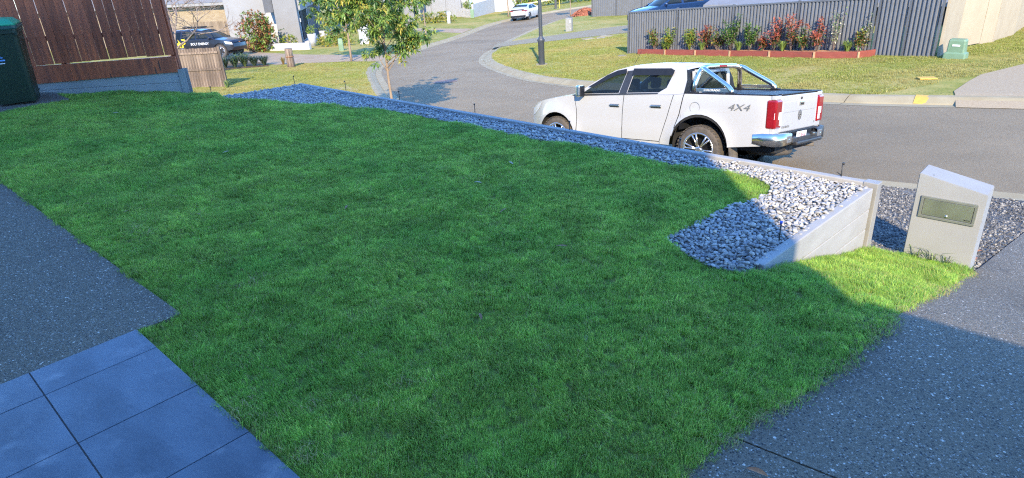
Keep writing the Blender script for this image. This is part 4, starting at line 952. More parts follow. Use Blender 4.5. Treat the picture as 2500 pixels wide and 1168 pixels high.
m_grend = mat('grey render wall', (.165, .165, .165), (.18, .18, .18), rough=.85, scale=1.5, bump=.05, bscale=30); m_lrend = mat('light grey render', (.21, .213, .217), (.23, .233, .237), rough=.85, scale=1.5)
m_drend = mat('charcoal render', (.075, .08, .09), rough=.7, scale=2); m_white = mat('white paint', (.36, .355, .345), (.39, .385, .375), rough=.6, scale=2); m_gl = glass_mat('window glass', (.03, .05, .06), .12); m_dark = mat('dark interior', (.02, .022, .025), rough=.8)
HC = Vector((-16.2, 55.5)); hz = V(-16.2, 55.5); HW = math.atan2(.09, .996)
hg = thing('house', 'grey rendered modern house with tall pillar and glass entry', 'house', (HC.x, HC.y, hz), HW)
def hb(name, x0, x1, y0, y1, z0, z1, m, parent=hg, bev=.01):
    t = MB(); t.box(((x0 + x1) / 2, (y0 + y1) / 2, (z0 + z1) / 2), (x1 - x0, y1 - y0, z1 - z0), m, bev=bev); return t.build(name, None, parent)
hb('pillar', -1.78, 0, 0, .45, -.3, 6, m_grend)
hb('side_wall', -6.2, -1.85, 2.2, 2.5, -.6, 6, m_lrend); hb('blade_wall', -2.55, -1.85, .2, 2.15, 2.7, 6, m_drend); hb('upper_wall', -6.2, -.3, 2.3, 9, 3.2, 6.2, m_lrend)  # blade_wall: upper storey overhang box, soffit shade put into its dark colour
sw = hb('window', -3.55, -2.95, 2.12, 2.19, .1, 2.4, m_white); hb('pane', -3.47, -3.03, 2.09, 2.115, .2, 2.32, m_gl, sw, .004); hb('transom', -3.47, -3.03, 2.07, 2.088, 1.2, 1.26, m_white, sw, .004)
hb('reveal_wall', -2.9, -1.85, 2.0, 2.19, -.3, 3.1, m_white)
hb('header', -.35, .22, .5, 12, 2.75, 6, m_lrend); hb('entry_frame', -.12, -.02, .75, 5.0, .25, 2.7, m_white)
dr = hb('door', -.019, .03, .95, 4.7, .35, 2.6, m_gl); hb('door_stile', .031, .06, 3.9, 4.05, .35, 2.6, m_white, dr, .004); hb('door_leaf', .031, .05, .95, 1.9, .35, 2.6, m_dark, dr, .004)
hb('step', -.3, .5, .7, 5.0, -.2, .22, m_white); hb('dark_wall', -.6, -.1, 5.05, 8.6, -.4, 2.74, m_drend); hb('porch_pillar', -.5, .3, 8.65, 9.6, -.6, 2.74, m_grend); hb('back_wall', -6, -.62, 5, 14, -.6, 6, m_drend)
hb('wall_lamp', .0, .1, .46, .60, 1.8, 2.1, m_white)
pw = tag(MB().box((0, 0, 0), (3.6, .3, .75), m_white, bev=.01).build('planter_wall', None, None, (-16.2, 51.95, V(-16.2, 52) + .15)), 'low white planter wall in front of the grey house', 'wall'); pw.rotation_euler = (0, 0, math.atan2(-3.16, 2.86) + .55)
bush('small bright green shrub behind the white planter wall', -16.6, 53.2, (.85, .5, .4), 500, .14, .05, [lf3, lf3, lf4], 201, dz=.35)
bush('thin grey leaved shrub against the grey pillar', -17.6, 54.6, (.45, .3, .8), 220, .12, .04, [lf7, lf2], 202, dz=.2)
bush('large bronze green photinia style bush beside the black car', -18.4, 52.3, (1.3, 1.2, 1.6), 4200, .2, .06, [lf5, lf1, lf6, lf3], 203, wts=(4, 3, .5, 1.5))
bush('airy olive green shrub above the paling fence', -20.6, 59.6, (1.5, .8, 1.3), 800, .16, .04, [lf7, lf1, lf3], 204, dz=1.9)
m_pot = mat('grey pot', (.36, .37, .39), (.32, .33, .35), rough=.6, scale=4)
for (x, y, lab) in ((-15.04, 54.4, 'tall grey planter pot nearest the planter wall'), (-14.9, 57.6, 'tall grey planter pot by the porch pillar')):
    p_ = thing('planter_pot', lab, 'planter', at(x, y), group='tall grey planters by the entry')
    t = MB(); t.lathe([(0, 0), (.27, 0), (.30, .5), (.36, .95), (.33, .97), (.30, .9), (0, .88)], m_pot, 18); t.build('pot', None, p_)
    cloud('plant', p_, (0, 0, 1.25), (.38, .38, .38), 300, .13, .04, [lf3, lf1], random.Random(int(x * 10)), .3)
bush('trimmed lime green hedge left of the second street tree', -13.4, 55.6, (1.7, .8, .65), 1600, .15, .05, [lf3, lf4, lf1, lf5], 205, group='hedges before the grey house', wts=(4, 3, 2, .8))
bush('low lime hedge running along the front lawn edge', -13.0, 53.2, (1.9, .5, .42), 1100, .14, .05, [lf3, lf1, lf4], 206, group='hedges before the grey house')
bush('orange and gold leaved shrub behind the street tree', -10.2, 58.0, (1.6, 1.0, 1.5), 1500, .2, .05, [lf4, lf5, lf3], 207)
bush('green shrub behind the near street tree crown', -8.9, 57.2, (1.1, .9, 1.1), 1000, .2, .05, [lf1, lf2, lf3], 208)
t = thing('cable_pillar', 'slanted mint green service pillar on the left lawn', 'service pillar', at(-11.35, 48.1), R(10))
loft([rrect(.34, .32, .03, -.1), rrect(.33, .31, .03, .5), rrect(.30, .22, .03, .82)], m_gp).build('body', None, t); MB().box((0, -.165, .3), (.28, .01, .4), m_gp, bev=.003).build('door', None, t)
t = thing('pillar_letterbox', 'blue grey blade letterbox half hidden behind the street tree', 'letterbox', at(-10.66, 53.4)); MB().box((0, 0, .75), (.75, .3, 1.5), m_pot, bev=.01).build('body', None, t); MB().box((0, -.156, 1.1), (.35, .01, .06), m_dark).build('slot', None, t)

# brick house far left, its fence and low wall
def brick_mat(name, c1, c2, mortar, sc, bw=.5, rh=.18):
    m = bpy.data.materials.new(name); m.use_nodes = True; n = m.node_tree.nodes; l = m.node_tree.links; p = n['Principled BSDF']; p.inputs['Roughness'].default_value = .9
    tc = n.new('ShaderNodeTexCoord'); mp = n.new('ShaderNodeMapping'); mp.inputs['Rotation'].default_value = (R(90), 0, 0); bt_ = n.new('ShaderNodeTexBrick')
    bt_.inputs['Color1'].default_value = (*c1, 1); bt_.inputs['Color2'].default_value = (*c2, 1); bt_.inputs['Mortar'].default_value = (*mortar, 1); bt_.inputs['Scale'].default_value = sc; bt_.inputs['Mortar Size'].default_value = .014
    bt_.inputs['Brick Width'].default_value = bw; bt_.inputs['Row Height'].default_value = rh; l.new(tc.outputs['Object'], mp.inputs[0]); l.new(mp.outputs[0], bt_.inputs[0]); l.new(bt_.outputs[0], p.inputs[0])
    bp = n.new('ShaderNodeBump'); bp.inputs['Strength'].default_value = .4; bp.inputs['Distance'].default_value = .02; bp.invert = True; l.new(bt_.outputs['Fac'], bp.inputs['Height']); l.new(bp.outputs[0], p.inputs['Normal']); return m
m_cbr = brick_mat('cream brick', (.30, .245, .165), (.245, .19, .125), (.16, .135, .10), 2.1); m_dbr = brick_mat('brown brick', (.14, .09, .075), (.09, .065, .06), (.5, .44, .38), 2.0)
bh = thing('house', 'cream brick house behind the black car with white corner column', 'house', (-23.2, 63.2, V(-23, 63)), math.atan2(-5.2, 12.5) + .18)
hb('brick_wall', -24, -1.0, 0, .3, -1.2, 3.35, m_cbr, bh); hb('corner_column', -.98, .35, -.12, .4, -1, 3.5, m_white, bh); hb('downpipe', -.28, -.18, -.22, -.125, -1, 3.4, m_grend, bh, .004); hb('eave', -24, .6, -.75, .5, 3.36, 3.62, m_lrend, bh)
t = MB(); t.add([(-24, -.8, 3.63), (.7, -.8, 3.63), (.7, 6, 6.2), (-24, 6, 6.2)], [(0, 1, 2, 3)], m_grend); t.build('roof', None, bh); hb('end_wall', .36, 3.2, 1.2, 1.5, -1, 3.5, m_lrend, bh)
f2 = thing('paling_fence', 'pale sun bleached paling fence between the two left houses', 'fence', (-27.5, 61.3, V(-24, 61)), math.atan2(-2.2, 7.2))
m_pale = mat('bleached timber', (.22, .17, .12), (.13, .10, .07), rough=.9, scale=5, stretch=(4, 4, .3), rand=.2); xx = 0; pmesh = MB().box((0, 0, 0), (.145, .02, 1.9), m_pale, bev=.002).mesh('paling')
for k in range(52):
    link('paling', pmesh, f2, (xx, random.uniform(-.01, .01), 1.15 + random.uniform(-.02, .02))); xx += .148
for z in (.5, 1.6): MB().box((xx / 2, .03, z), (xx, .05, .08), m_pale).build('rail', None, f2)
lw_ = tag(MB().box((0, 0, 0), (7.5, .25, .9), mat('terracotta wall', (.3, .14, .075), (.25, .135, .08), rough=.85, scale=1.2), bev=.01).build('low_wall', None, None, (-21.6, 56.6, V(-21.6, 56.6) + .3)), 'low terracotta coloured wall under the paling fence', 'wall'); lw_.rotation_euler = (0, 0, math.atan2(-4.8, 4.2))

# middle distance: second grey house corner, plain grey fence, hedge, white house
hg2 = thing('house', 'dark grey house corner behind the street trees', 'house', (-10.6, 78.2, V(-10.6, 78)), 0)
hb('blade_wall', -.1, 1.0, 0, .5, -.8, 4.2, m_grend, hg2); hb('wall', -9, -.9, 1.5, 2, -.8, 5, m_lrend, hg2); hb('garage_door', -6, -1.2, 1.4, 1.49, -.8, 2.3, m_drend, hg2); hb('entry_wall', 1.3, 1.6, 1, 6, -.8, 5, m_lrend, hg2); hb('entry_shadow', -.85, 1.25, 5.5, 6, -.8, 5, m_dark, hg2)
gf = thing('sheet_fence', 'plain smooth grey fence behind the yellow hedge', 'fence', (-10.2, 86.8, V(-8, 85)), math.atan2(-4.0, 5.8))
for k in range(3): MB().box((1.17 + 2.36 * k, 0, 1.0), (2.32, .06, 2.5), mat('smooth grey sheet', (.30, .31, .33), rough=.5), bev=.006).build('panel', None, gf); MB().box((2.35 + 2.36 * k, -.01, 1.02), (.05, .1, 2.55), m_grend).build('post', None, gf)
bush('clipped yellow green hedge in front of the plain grey fence', -6.6, 74.5, (2.2, .6, .62), 1500, .2, .06, [lf3, lf4, lf1], 210, group='hedges before the grey house', wts=(4, 3, 1))
bush('leafy green shrub at the left end of the plain grey fence', -9.6, 80.5, (.9, .6, 1.5), 700, .25, .06, [lf1, lf3, lf2], 211)
t = thing('pillar_letterbox', 'small grey pedestal letterbox in the yellow green hedge', 'letterbox', at(-5.25, 72.0)); MB().box((0, 0, .45), (.3, .3, .95), m_pot, bev=.01).build('pedestal', None, t); MB().box((0, 0, 1.03), (.42, .42, .3), m_pot, rot=(0, 0, .4), bev=.01).build('head', None, t)
wh = thing('house', 'white house with striped shutters behind the parked white car', 'house', (-4.6, 83.5, V(-3, 84) - .3), math.atan2(7.5, 9.5))
hb('wall', -.5, 13, .3, 8, -1, 5, m_white, wh)
for k in range(7): hb('shutter_panel', .9 + k * .62, 1.45 + k * .62, .2, .29, 1.2, 3.6, mat('shutter ' + 'abc'[k % 3], ((.62, .5, .46), (.45, .55, .62), (.66, .63, .56))[k % 3], rough=.6), wh)
hb('garage_door', 6.2, 11.2, .2, .29, -.6, 2.2, mat('pale garage door', (.66, .64, .6), rough=.6), wh); hb('fascia', -.8, 13.2, -.2, .28, 3.7, 4.0, m_white, wh)
ww = tag(MB().box((0, 0, 0), (8.6, .2, 2.0), m_white, bev=.01).build('garden_wall', None, None, (-1.7, 83.2, V(-1.7, 83) + .6)), 'white garden wall running up to the white house', 'wall'); ww.rotation_euler = (0, 0, math.atan2(8.0, 2.4))
pk = thing('picket_fence', 'short white picket fence by the green bin post', 'fence', (-4.4, 81.3, V(-4, 81)), math.atan2(-2.2, 1.2))
pmesh = MB().box((0, 0, 0), (.1, .03, 1.0), m_white, bev=.002).mesh('picket')
for k in range(13): link('picket', pmesh, pk, (.09 + k * .19, 0, .55))
for z in (.25, .85): MB().box((1.25, .03, z), (2.5, .04, .08), m_white).build('rail', None, pk)
bush('spiky green plant above the white picket fence', -3.6, 82.2, (.65, .65, .6), 350, .4, .04, [lf3, lf1], 212, dz=.9, droop=.8)
t = thing('cable_pillar', 'small upright green service pillar by the picket fence', 'service pillar', at(-3.0, 78.8)); loft([rrect(.42, .3, .03, -.1), rrect(.40, .28, .03, .9), rrect(.3, .2, .03, .98)], m_gp).build('body', None, t); MB().box((0, -.145, .5), (.3, .01, .6), m_gp).build('door', None, t)
t = thing('service_cabinet', 'pale grey service cabinet on the grass behind the lamp post', 'cabinet', at(5.1, 49.2), R(-20)); MB().box((0, 0, .44), (.44, .4, .95), mat('cabinet grey', (.24, .24, .225), rough=.6), bev=.012).build('body', None, t)
MB().box((.13, -.204, .68), (.13, .01, .2), m_white).build('notice', None, t); MB().box((.12, -.204, .2), (.05, .01, .07), m_white).build('tag', None, t)
mm = MB(); mrng = random.Random(5); mc = [mat('red mulch', (.33, .10, .05), (.42, .16, .08), rough=.9), mat('red mulch dark', (.22, .075, .045), rough=.9)]
for _ in range(1500):
    a = mrng.uniform(0, 6.283); r = math.sqrt(mrng.random()); x, y = 8.3 + 1.35 * r * math.cos(a), 65.1 + 1.0 * r * math.sin(a); z = V(x, y) + .62 * (1 - r ** 1.7) + .01
    e = Euler((mrng.uniform(-.6, .6), mrng.uniform(-.6, .6), mrng.uniform(0, 6))).to_matrix(); mm.add([e @ Vector(p) + Vector((x, y, z)) for p in ((-.09, -.03, 0), (.09, -.03, 0), (.09, .03, .01), (-.09, .03, .02), (0, 0, .05))], [(0, 1, 4), (1, 2, 4), (2, 3, 4), (3, 0, 4)], mrng.choice(mc))
mm.lathe([(0, .58), (.4, .5), (.8, .25), (1.1, .0), (1.1, -.2)], mc[1], 18, c=(8.3, 65.1, V(8.3, 65.1)))
tag(mm.build('mulch_mound'), 'mound of red mulch at the road edge before the far fence', 'mulch', kind='stuff')
for i, (x, y, r, lab) in enumerate([(4.2, 89, (2.4, 1.5, 1.7), 'yellow green bush behind the parked white car roof'), (7.6, 90, (2.4, 1.5, 1.5), 'yellow green bush beyond the road sign rail'), (11.6, 92, (2.8, 1.6, 1.7), 'green bush at the far end of the road'), (15.8, 95, (2.6, 1.6, 2.2), 'dark green bush far right of the road end')]):
    bush(lab, x, y, r, 1500, .38, .09, [lf3, lf4, lf1] if i < 2 else [lf1, lf2, lf3], 220 + i, group='bushes at the road end')
t = thing('road_barrier', 'low rail on dark posts at the end of the road', 'barrier', at(6.5, 80.6))
MB().box((-1.4, 0, .95), (3.2, .06, .12), mat('cream rail', (.6, .52, .3), rough=.7), rot=(0, -.1, 0)).build('rail', None, t); MB().box((.3, 0, .6), (.26, .2, 1.5), m_pole, bev=.01).build('post', None, t); MB().box((.8, .6, .9), (.1, .1, 2.2), m_yel).build('yellow_post', None, t)

# right background: brown brick house and its roof behind the steel fence
rh = thing('house', 'brown brick house with grey sheet roof behind the steel fence', 'house', (12.2, 46.0, V(12, 46)), math.atan2(-1.6, 6))
hb('brick_wall', 0, 9, 0, .3, -.5, 5.0, m_dbr, rh); ac = hb('meter_box', 1.05, 2.0, -.28, -.003, .4, 1.3, mat('pale green box', (.33, .37, .33), rough=.6), rh); hb('plinth', .02, 9, -.06, -.002, -.5, .1, m_grend, rh, .004)
pr = thing('carport', 'low grey sheet roofed carport just behind the steel fence', 'carport', (11.15, 37.0, 0), math.atan2(-7.4, 10.2))
m_roof = mat('grey roof sheet', (.15, .152, .155), (.17, .172, .175), rough=.6, scale=2)
t = MB(); t.add([(0, 0, -1.28), (17, 0, -1.12), (17, 9, .9), (1.2, 9, .9), (0, 0, -1.36), (17, 0, -1.2), (17, 9, .82), (1.2, 9, .82)], [(0, 1, 2, 3), (7, 6, 5, 4), (0, 4, 5, 1), (1, 5, 6, 2), (2, 6, 7, 3), (3, 7, 4, 0)], m_roof)
t.build('roof', None, pr); q = MB(); q.box((8.5, .02, -1.33), (17, .12, .14), m_roof, rot=(0, -.0094, 0)); q.build('gutter', None, pr)
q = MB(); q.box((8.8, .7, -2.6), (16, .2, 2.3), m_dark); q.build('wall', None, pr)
for x in (.5, 6, 12): MB().box((x, .3, -2.4), (.1, .1, 2.1), m_cbp).build('post', None, pr)

for i, (a_, b_, lab) in enumerate([(.12, -.03, 'long dark grass blades at the left front foot of the letterbox'), (.25, -.03, 'long dark grass blades under the middle of the letterbox'), (.36, -.035, 'long dark grass blades at the right front foot of the letterbox')]):
    p = Vector((3.67, 5.42)) + E1 * a_ + E2 * b_
    strappy(lab, p.x, p.y, .12, 14, lot, 90 + i, [lg2, lg1, lg1], 2.0, 'grass blades round the letterbox foot', bw=.0028)
# ---------------------------------------------------------------- vehicles
m_wpaint = mat('white paint coat', (.345, .345, .345), (.36, .36, .36), rough=.25, scale=1, coat=.6); m_tyre = mat('tyre rubber', (.045, .04, .036), (.085, .07, .055), rough=.9, scale=12, bump=.4, bscale=60)
m_chrome = mat('bar chrome', (.78, .72, .62), (.74, .68, .59), rough=.18, metal=1.0); m_trim = mat('black trim', (.008, .009, .012), (.011, .012, .015), rough=.55, scale=8, spec=.3); m_dtrim = mat('dark grey trim', (.024, .025, .028), rough=.5)
m_red = mat('red lens', (.22, .004, .006), (.18, .003, .005), rough=.12, scale=20, coat=.5); m_clear = mat('clear lens', (.6, .6, .6), (.45, .45, .46), rough=.1, scale=40, coat=.5); m_under = mat('underbody', (.012, .012, .013), rough=.9)
m_glass = glass_mat('car glass', (.015, .022, .026), .4); m_seat = mat('seat fabric', (.035, .037, .042), rough=.9, scale=20); m_alloy = mat('alloy', (.5, .5, .51), (.42, .42, .43), rough=.25, metal=.9); m_dust = mat('dusty liner', (.14, .12, .10), (.06, .055, .05), rough=.95, scale=6); m_plate = mat('number plate', (.72, .72, .7), rough=.4); m_maroon = mat('maroon print', (.22, .01, .04), rough=.5); m_decal = mat('decal grey', (.12, .125, .13), rough=.4)
def arc(cx, cz, r, a0, a1, n=14): return [(cx + r * math.cos(R(a0 + (a1 - a0) * i / n)), cz + r * math.sin(R(a0 + (a1 - a0) * i / n))) for i in range(n + 1)]
def panel(name, poly, yf, side, m, parent, step=.09, holes=(), inset=0.0, thick=0.0):
    P, F = cdt(resample(poly, .06), [resample(h, .06) for h in holes], step)
    mb = MB(); mb.add([(p.x, side * (yf(p.x, p.y) - inset), p.y) for p in P], F if side < 0 else [tuple(reversed(f)) for f in F], m, True)
    return mb.build(name, None, parent)
def strip(name, edge, yf, m, parent, fx=0.0, fz=0.0, n=10, sub=4, wmul=1.0, inset=0.0):
    pts = []
    for i in range(len(edge) - 1):
        for k in range(sub): t = k / sub; pts.append((edge[i][0] * (1 - t) + edge[i + 1][0] * t, edge[i][1] * (1 - t) + edge[i + 1][1] * t))
    pts.append(edge[-1]); vs = []
    for (x, z) in pts:
        w = yf(x, z) * wmul - inset
        for j in range(n + 1): t = -1 + 2 * j / n; vs.append((x + fx * (1 - t * t), t * w, z + fz * (1 - t * t)))
    k = n + 1; fs = [(i * k + j, i * k + j + 1, (i + 1) * k + j + 1, (i + 1) * k + j) for i in range(len(pts) - 1) for j in range(n)]
    mb = MB(); mb.add(vs, fs, m, True); return mb.build(name, None, parent)
def wheel(parent, x, y, side, r=.39, w=.26, spokes=6, rimr=.27, m_r=None):
    wz = r; t = MB(); h = w / 2; m_r = m_r or m_alloy
    prof = [(rimr, -h * .9), (r * .9, -h), (r * .97, -h * .85), (r, -h * .55), (r, h * .55), (r * .97, h * .85), (r * .9, h), (rimr, h * .9)]
    ty = empty('wheel', (x, y, wz)); ty.parent = parent
    t.lathe(prof, m_tyre, 36, 'Y')
    for k in range(40):
        a = 2 * math.pi * k / 40
        for s in (-1, 1): t.box((math.cos(a) * (r + .002), s * h * .66, math.sin(a) * (r + .002)), (.016, h * .5, .036), m_tyre, rot=Matrix.Rotation(-a, 3, 'Y'))
    t.build('tyre', None, ty); t = MB(); o = side * h
    t.lathe([(rimr + .008, o * .95), (rimr - .005, o * .98), (rimr - .02, o * .8), (rimr - .03, o * .1), (0, o * .05)], m_trim, 28, 'Y'); t.lathe([(rimr + .01, o * .93), (rimr + .006, o * 1.0), (rimr - .014, o * .97), (rimr - .02, o * .8)], m_r, 32, 'Y')
    for k in range(spokes):
        for da in (-.12, .12):
            a = 2 * math.pi * k / spokes + .2; b = a + da * 1.2
            p0 = Vector((math.cos(a + da * .3) * .05, o * .72, math.sin(a + da * .3) * .05)); p1 = Vector((math.cos(b) * (rimr - .01), o * .88, math.sin(b) * (rimr - .01)))
            t.tube([p0, (p0 + p1) / 2, p1], [.02, .014, .017], m_r, 6)
    t.lathe([(0, o * .84), (.03, o * .83), (.058, o * .76), (.06, o * .5)], m_r, 16, 'Y'); t.build('rim', None, ty); return ty
def body_root(name, label, cat, x, y, z, yaw, pitch, roll, s, group=None):
    o = thing(name, label, cat, (x, y, z), group=group); f = Vector((math.cos(yaw) * math.cos(pitch), math.sin(yaw) * math.cos(pitch), math.sin(pitch))); l = Vector((-math.sin(yaw), math.cos(yaw), 0)); u = f.cross(l); l2 = l * math.cos(roll) + u * math.sin(roll); u2 = f.cross(l2)
    o.matrix_world = basis((x, y, z), f, l2, u2) @ Matrix.Scale(s, 4); return o

# --- the white dual cab utility
UT = body_root('pickup_truck', 'white dual cab pickup truck parked at the kerb with chrome sports bar', 'truck', 3.80, 10.87, -1.588, R(134.1), R(-4.6), R(7.8), 1.0)
RC, FC = (0.0, .40), (3.096, .40)
def yU(x, z):
    y = .925 - .35 * max(0, .62 - z) ** 2 - .10 * max(0, z - 1.02) ** 1.5
    if z > 1.26: y = .925 - .10 * .24 ** 1.5 - (z - 1.26) * .50
    if x > 3.1: y -= .30 * ((x - 3.1) / .9) ** 2.2
    if x < -.95: y -= .05 * ((-.95 - x) / .3) ** 2
    if z < 1.1:
        for c in (RC, FC):
            d = math.hypot(x - c[0], z - c[1]); y += .035 * math.exp(-((d - .5) / .09) ** 2)
    y += .006 * math.exp(-((z - .66) / .03) ** 2) * (1 if .7 < x < 2.5 else 0) - .004 * math.exp(-((z - .62) / .03) ** 2) * (1 if .7 < x < 2.5 else 0)
    return y
FEND = [(2.612, .425)] + arc(FC[0], FC[1], .475, 176, 10) + [(3.70, .44), (3.93, .47), (4.0, .62), (3.99, .80), (3.94, .91), (3.86, .97), (3.7, 1.035), (3.4, 1.10), (3.0, 1.165), (2.72, 1.203), (2.655, 1.19), (2.598, .95), (2.582, .60), (2.60, .47)]
FDOOR = [(2.573, .475), (2.57, .60), (2.586, .95), (2.645, 1.188), (2.0, 1.215), (1.515, 1.232), (1.535, .9), (1.536, .475)]
RDOOR = [(1.524, .475), (1.523, .9), (1.503, 1.233), (.9, 1.252), (.512, 1.262), (.612, .9), (.748, .475)]
QUART = [(.50, 1.263), (.60, .9), (.738, .475), (.738, .425), (.535, .425), (.512, .56), (.385, .95), (.322, 1.283)]
SILL = [(2.600, .463), (.748, .463), (.748, .425), (2.602, .425)]
BEDP = [(.305, 1.285), (.368, .95), (.487, .585)] + arc(RC[0], RC[1] + .03, .535, 18, 172) + [(-.53, .47), (-1.05, .525), (-1.17, .60), (-1.225, .8), (-1.24, 1.0), (-1.235, 1.285)]
GRN = [(2.66, 1.195), (1.5, 1.237), (.5, 1.267), (.325, 1.287), (.335, 1.5), (.41, 1.70), (.7, 1.733), (1.2, 1.738), (1.6, 1.713), (1.85, 1.655), (2.2, 1.475)]
W1 = [(2.47, 1.235), (1.63, 1.268), (1.585, 1.64), (1.78, 1.615), (2.0, 1.53), (2.22, 1.405)]; W2 = [(1.45, 1.275), (.80, 1.298), (.68, 1.37), (.62, 1.62), (.66, 1.655), (1.42, 1.655)]
INNER = [(3.7, .5)] + [(3.7, .98), (2.7, 1.18), (.3, 1.26), (-1.15, 1.26), (-1.15, .6), (-.55, .56)] + list(reversed(arc(RC[0], RC[1], .52, 20, 165))) + [(.6, .46), (2.55, .46)] + list(arc(FC[0], FC[1], .50, 170, 20))
for s in (1, -1):
    panel('front_fender', FEND, yU, s, m_wpaint, UT); d1 = panel('front_door', FDOOR, yU, s, m_wpaint, UT); d2 = panel('rear_door', RDOOR, yU, s, m_wpaint, UT)
    panel('cab_quarter', QUART, yU, s, m_wpaint, UT); panel('sill', SILL, yU, s, m_wpaint, UT); panel('bed_side', BEDP, yU, s, m_wpaint, UT); panel('cab_frame', GRN, yU, s, m_wpaint, UT, holes=(W1, W2))
    panel('inner_panel', INNER, yU, s, m_under, UT, inset=.022, step=.2)
    for nm, W_, dd in (('front_window', W1, d1), ('rear_window', W2, d2)): panel(nm, W_, yU, s, m_glass, UT, inset=.012)
    panel('pillar_trim', [(1.62, 1.245), (1.46, 1.25), (1.43, 1.66), (1.575, 1.645)], yU, s, m_dtrim, UT, inset=-.004)
    panel('belt_trim', [(2.56, 1.20), (1.5, 1.24), (.82, 1.268), (.80, 1.292), (1.5, 1.266), (2.50, 1.228)], yU, s, m_dtrim, UT, inset=-.004)
    panel('window_visor', [(2.34, 1.36), (2.2, 1.44), (1.98, 1.575), (1.78, 1.655), (1.59, 1.685), (1.565, 1.61), (1.76, 1.575), (1.95, 1.50), (2.2, 1.37)], yU, s, m_trim, UT, inset=-.03)
    panel('window_visor', [(1.44, 1.69), (.68, 1.69), (.60, 1.655), (.615, 1.575), (1.435, 1.575)], yU, s, m_trim, UT, inset=-.03)
    for hx, zz, dd in ((1.70, 1.045, d1), (.83, 1.06, d2)):
        t = MB(); y = s * (yU(hx, zz)); t.box((hx, y + s * .006, zz), (.2, .012, .055), m_dtrim, bev=.005); t.box((hx, y + s * .022, zz + .006), (.21, .02, .026), m_chrome, bev=.006); t.build('handle', None, dd)
    t = MB(); t.lathe([(.0, -.14), (.46, -.14), (.51, -.05), (.51, .13)], m_under, 30, 'Y', (RC[0], s * .74, RC[1] + .06)); t.build('wheel_liner', None, UT); t = MB(); t.lathe([(.0, -.14), (.42, -.14), (.465, -.05), (.465, .13)], m_under, 30, 'Y', (FC[0], s * .74, FC[1] + .05)); t.build('wheel_liner', None, UT)
    wheel(UT, 0, s * .80, s); wheel(UT, 3.096, s * .80, s)
    t = MB(); t.box((-.56, s * .78, .36), (.02, .26, .36), m_dust, rot=(0, .12, 0)); t.build('mud_flap', None, UT)
    # mirror
    mr_ = MB(); mr_.box((2.44, s * 1.02, 1.29), (.10, .19, .21), m_chrome, rot=(0, 0, s * .25), bev=.03); mr_.box((2.38, s * 1.02, 1.29), (.03, .17, .19), m_trim, rot=(0, 0, s * .25), bev=.008); mr_.box((2.46, s * .90, 1.22), (.06, .12, .04), m_trim); mr_.build('mirror', None, UT)
    # tail light
    tl = empty('tail_light', (0, 0, 0)); tl.parent = UT
    t = MB(); t.box((-1.185, s * .815, 1.01), (.16, .215, .43), m_red, bev=.028); t.build('red_lens', None, tl)
    t = MB(); t.box((-1.262, s * .775, .985), (.012, .115, .11), m_clear, bev=.004); t.box((-1.215, s * .915, .985), (.06, .014, .10), m_clear, bev=.004); t.box((-1.262, s * .755, .88), (.012, .075, .085), m_clear, bev=.004); t.build('clear_lens', None, tl)
    t = MB(); t.box((-1.20, s * .80, .70), (.07, .20, .20), m_wpaint, bev=.01); t.box((-1.20, s * .80, 1.256), (.07, .20, .062), m_wpaint, bev=.01); t.build('corner_post', None, UT)
    # headlight
    panel('headlight', [(3.52, 1.055), (3.84, .95), (3.955, .86), (3.97, .76), (3.84, .79), (3.66, .90)], yU, s, m_clear, UT, inset=-.006)
# the passenger side fuel flap ring and 4X4 decal
t = MB(); ring = [Vector((.09 + .088 * math.cos(a), yU(.09, 1.06) + .004, 1.07 + .088 * math.sin(a))) for a in np.linspace(0, 2 * math.pi, 33)]; t.tube(ring, .0022, m_decal, 5); t.build('fuel_flap', None, UT)
text('decal', '4X4', .145, m_decal, UT, basis((-.66, yU(-.66, 1.09) + .010, 1.095), (-1, 0, .0), (0, 0, 1), (0, 1, 0)), shear=.3, sx=1.45)
0 and text('decal_fill', '4X4', .115, m_plate, UT, basis((-.66, yU(-.66, 1.09) + .012, 1.095), (-1, 0, .0), (0, 0, 1), (0, 1, 0)), shear=.3, sx=1.5)
strip('bonnet', [(3.94, .91), (3.86, .97), (3.7, 1.035), (3.4, 1.10), (3.0, 1.165), (2.72, 1.203)], yU, m_wpaint, UT, .03, .05)
strip('front_bumper', [(3.70, .44), (3.93, .47), (4.0, .62), (3.99, .80), (3.94, .91)], yU, m_wpaint, UT, .10, 0)
strip('windscreen', [(2.665, 1.20), (2.2, 1.478), (1.87, 1.650)], yU, m_glass, UT, .12, .02, inset=.01); strip('roof', [(1.87, 1.648), (1.6, 1.713), (1.2, 1.738), (.7, 1.733), (.41, 1.70), (.385, 1.66)], yU, m_wpaint, UT, .0, .045, n=14)
strip('cab_back', [(.385, 1.66), (.335, 1.5), (.33, 1.27), (.35, .7)], yU, m_trim, UT, -.01, 0)
t = MB(); t.box((.315, 0, 1.47), (.012, .98, .30), m_glass, rot=(0, .1, 0)); t.build('rear_screen', None, UT)
t = MB()
for (yc, zc, dy, dz) in ((0, 1.64, 1.16, .05), (0, 1.29, 1.42, .06), (.585, 1.47, .09, .34), (-.585, 1.47, .09, .34)): t.box((.318, yc, zc), (.018, dy, dz), m_wpaint, rot=(0, .1, 0))
t.build('rear_screen_frame', None, UT)
for sy in (.36, -.36):
    for sx in (1.75, .95): t = MB(); t.box((sx, sy, .98), (.16, .46, .62), m_seat, rot=(0, -.18, 0), bev=.05); t.box((sx - .07, sy, 1.40), (.10, .26, .20), m_seat, rot=(0, -.12, 0), bev=.04); t.box((sx + .3, sy, .72), (.5, .46, .14), m_seat, bev=.04); t.build('seat', None, UT)
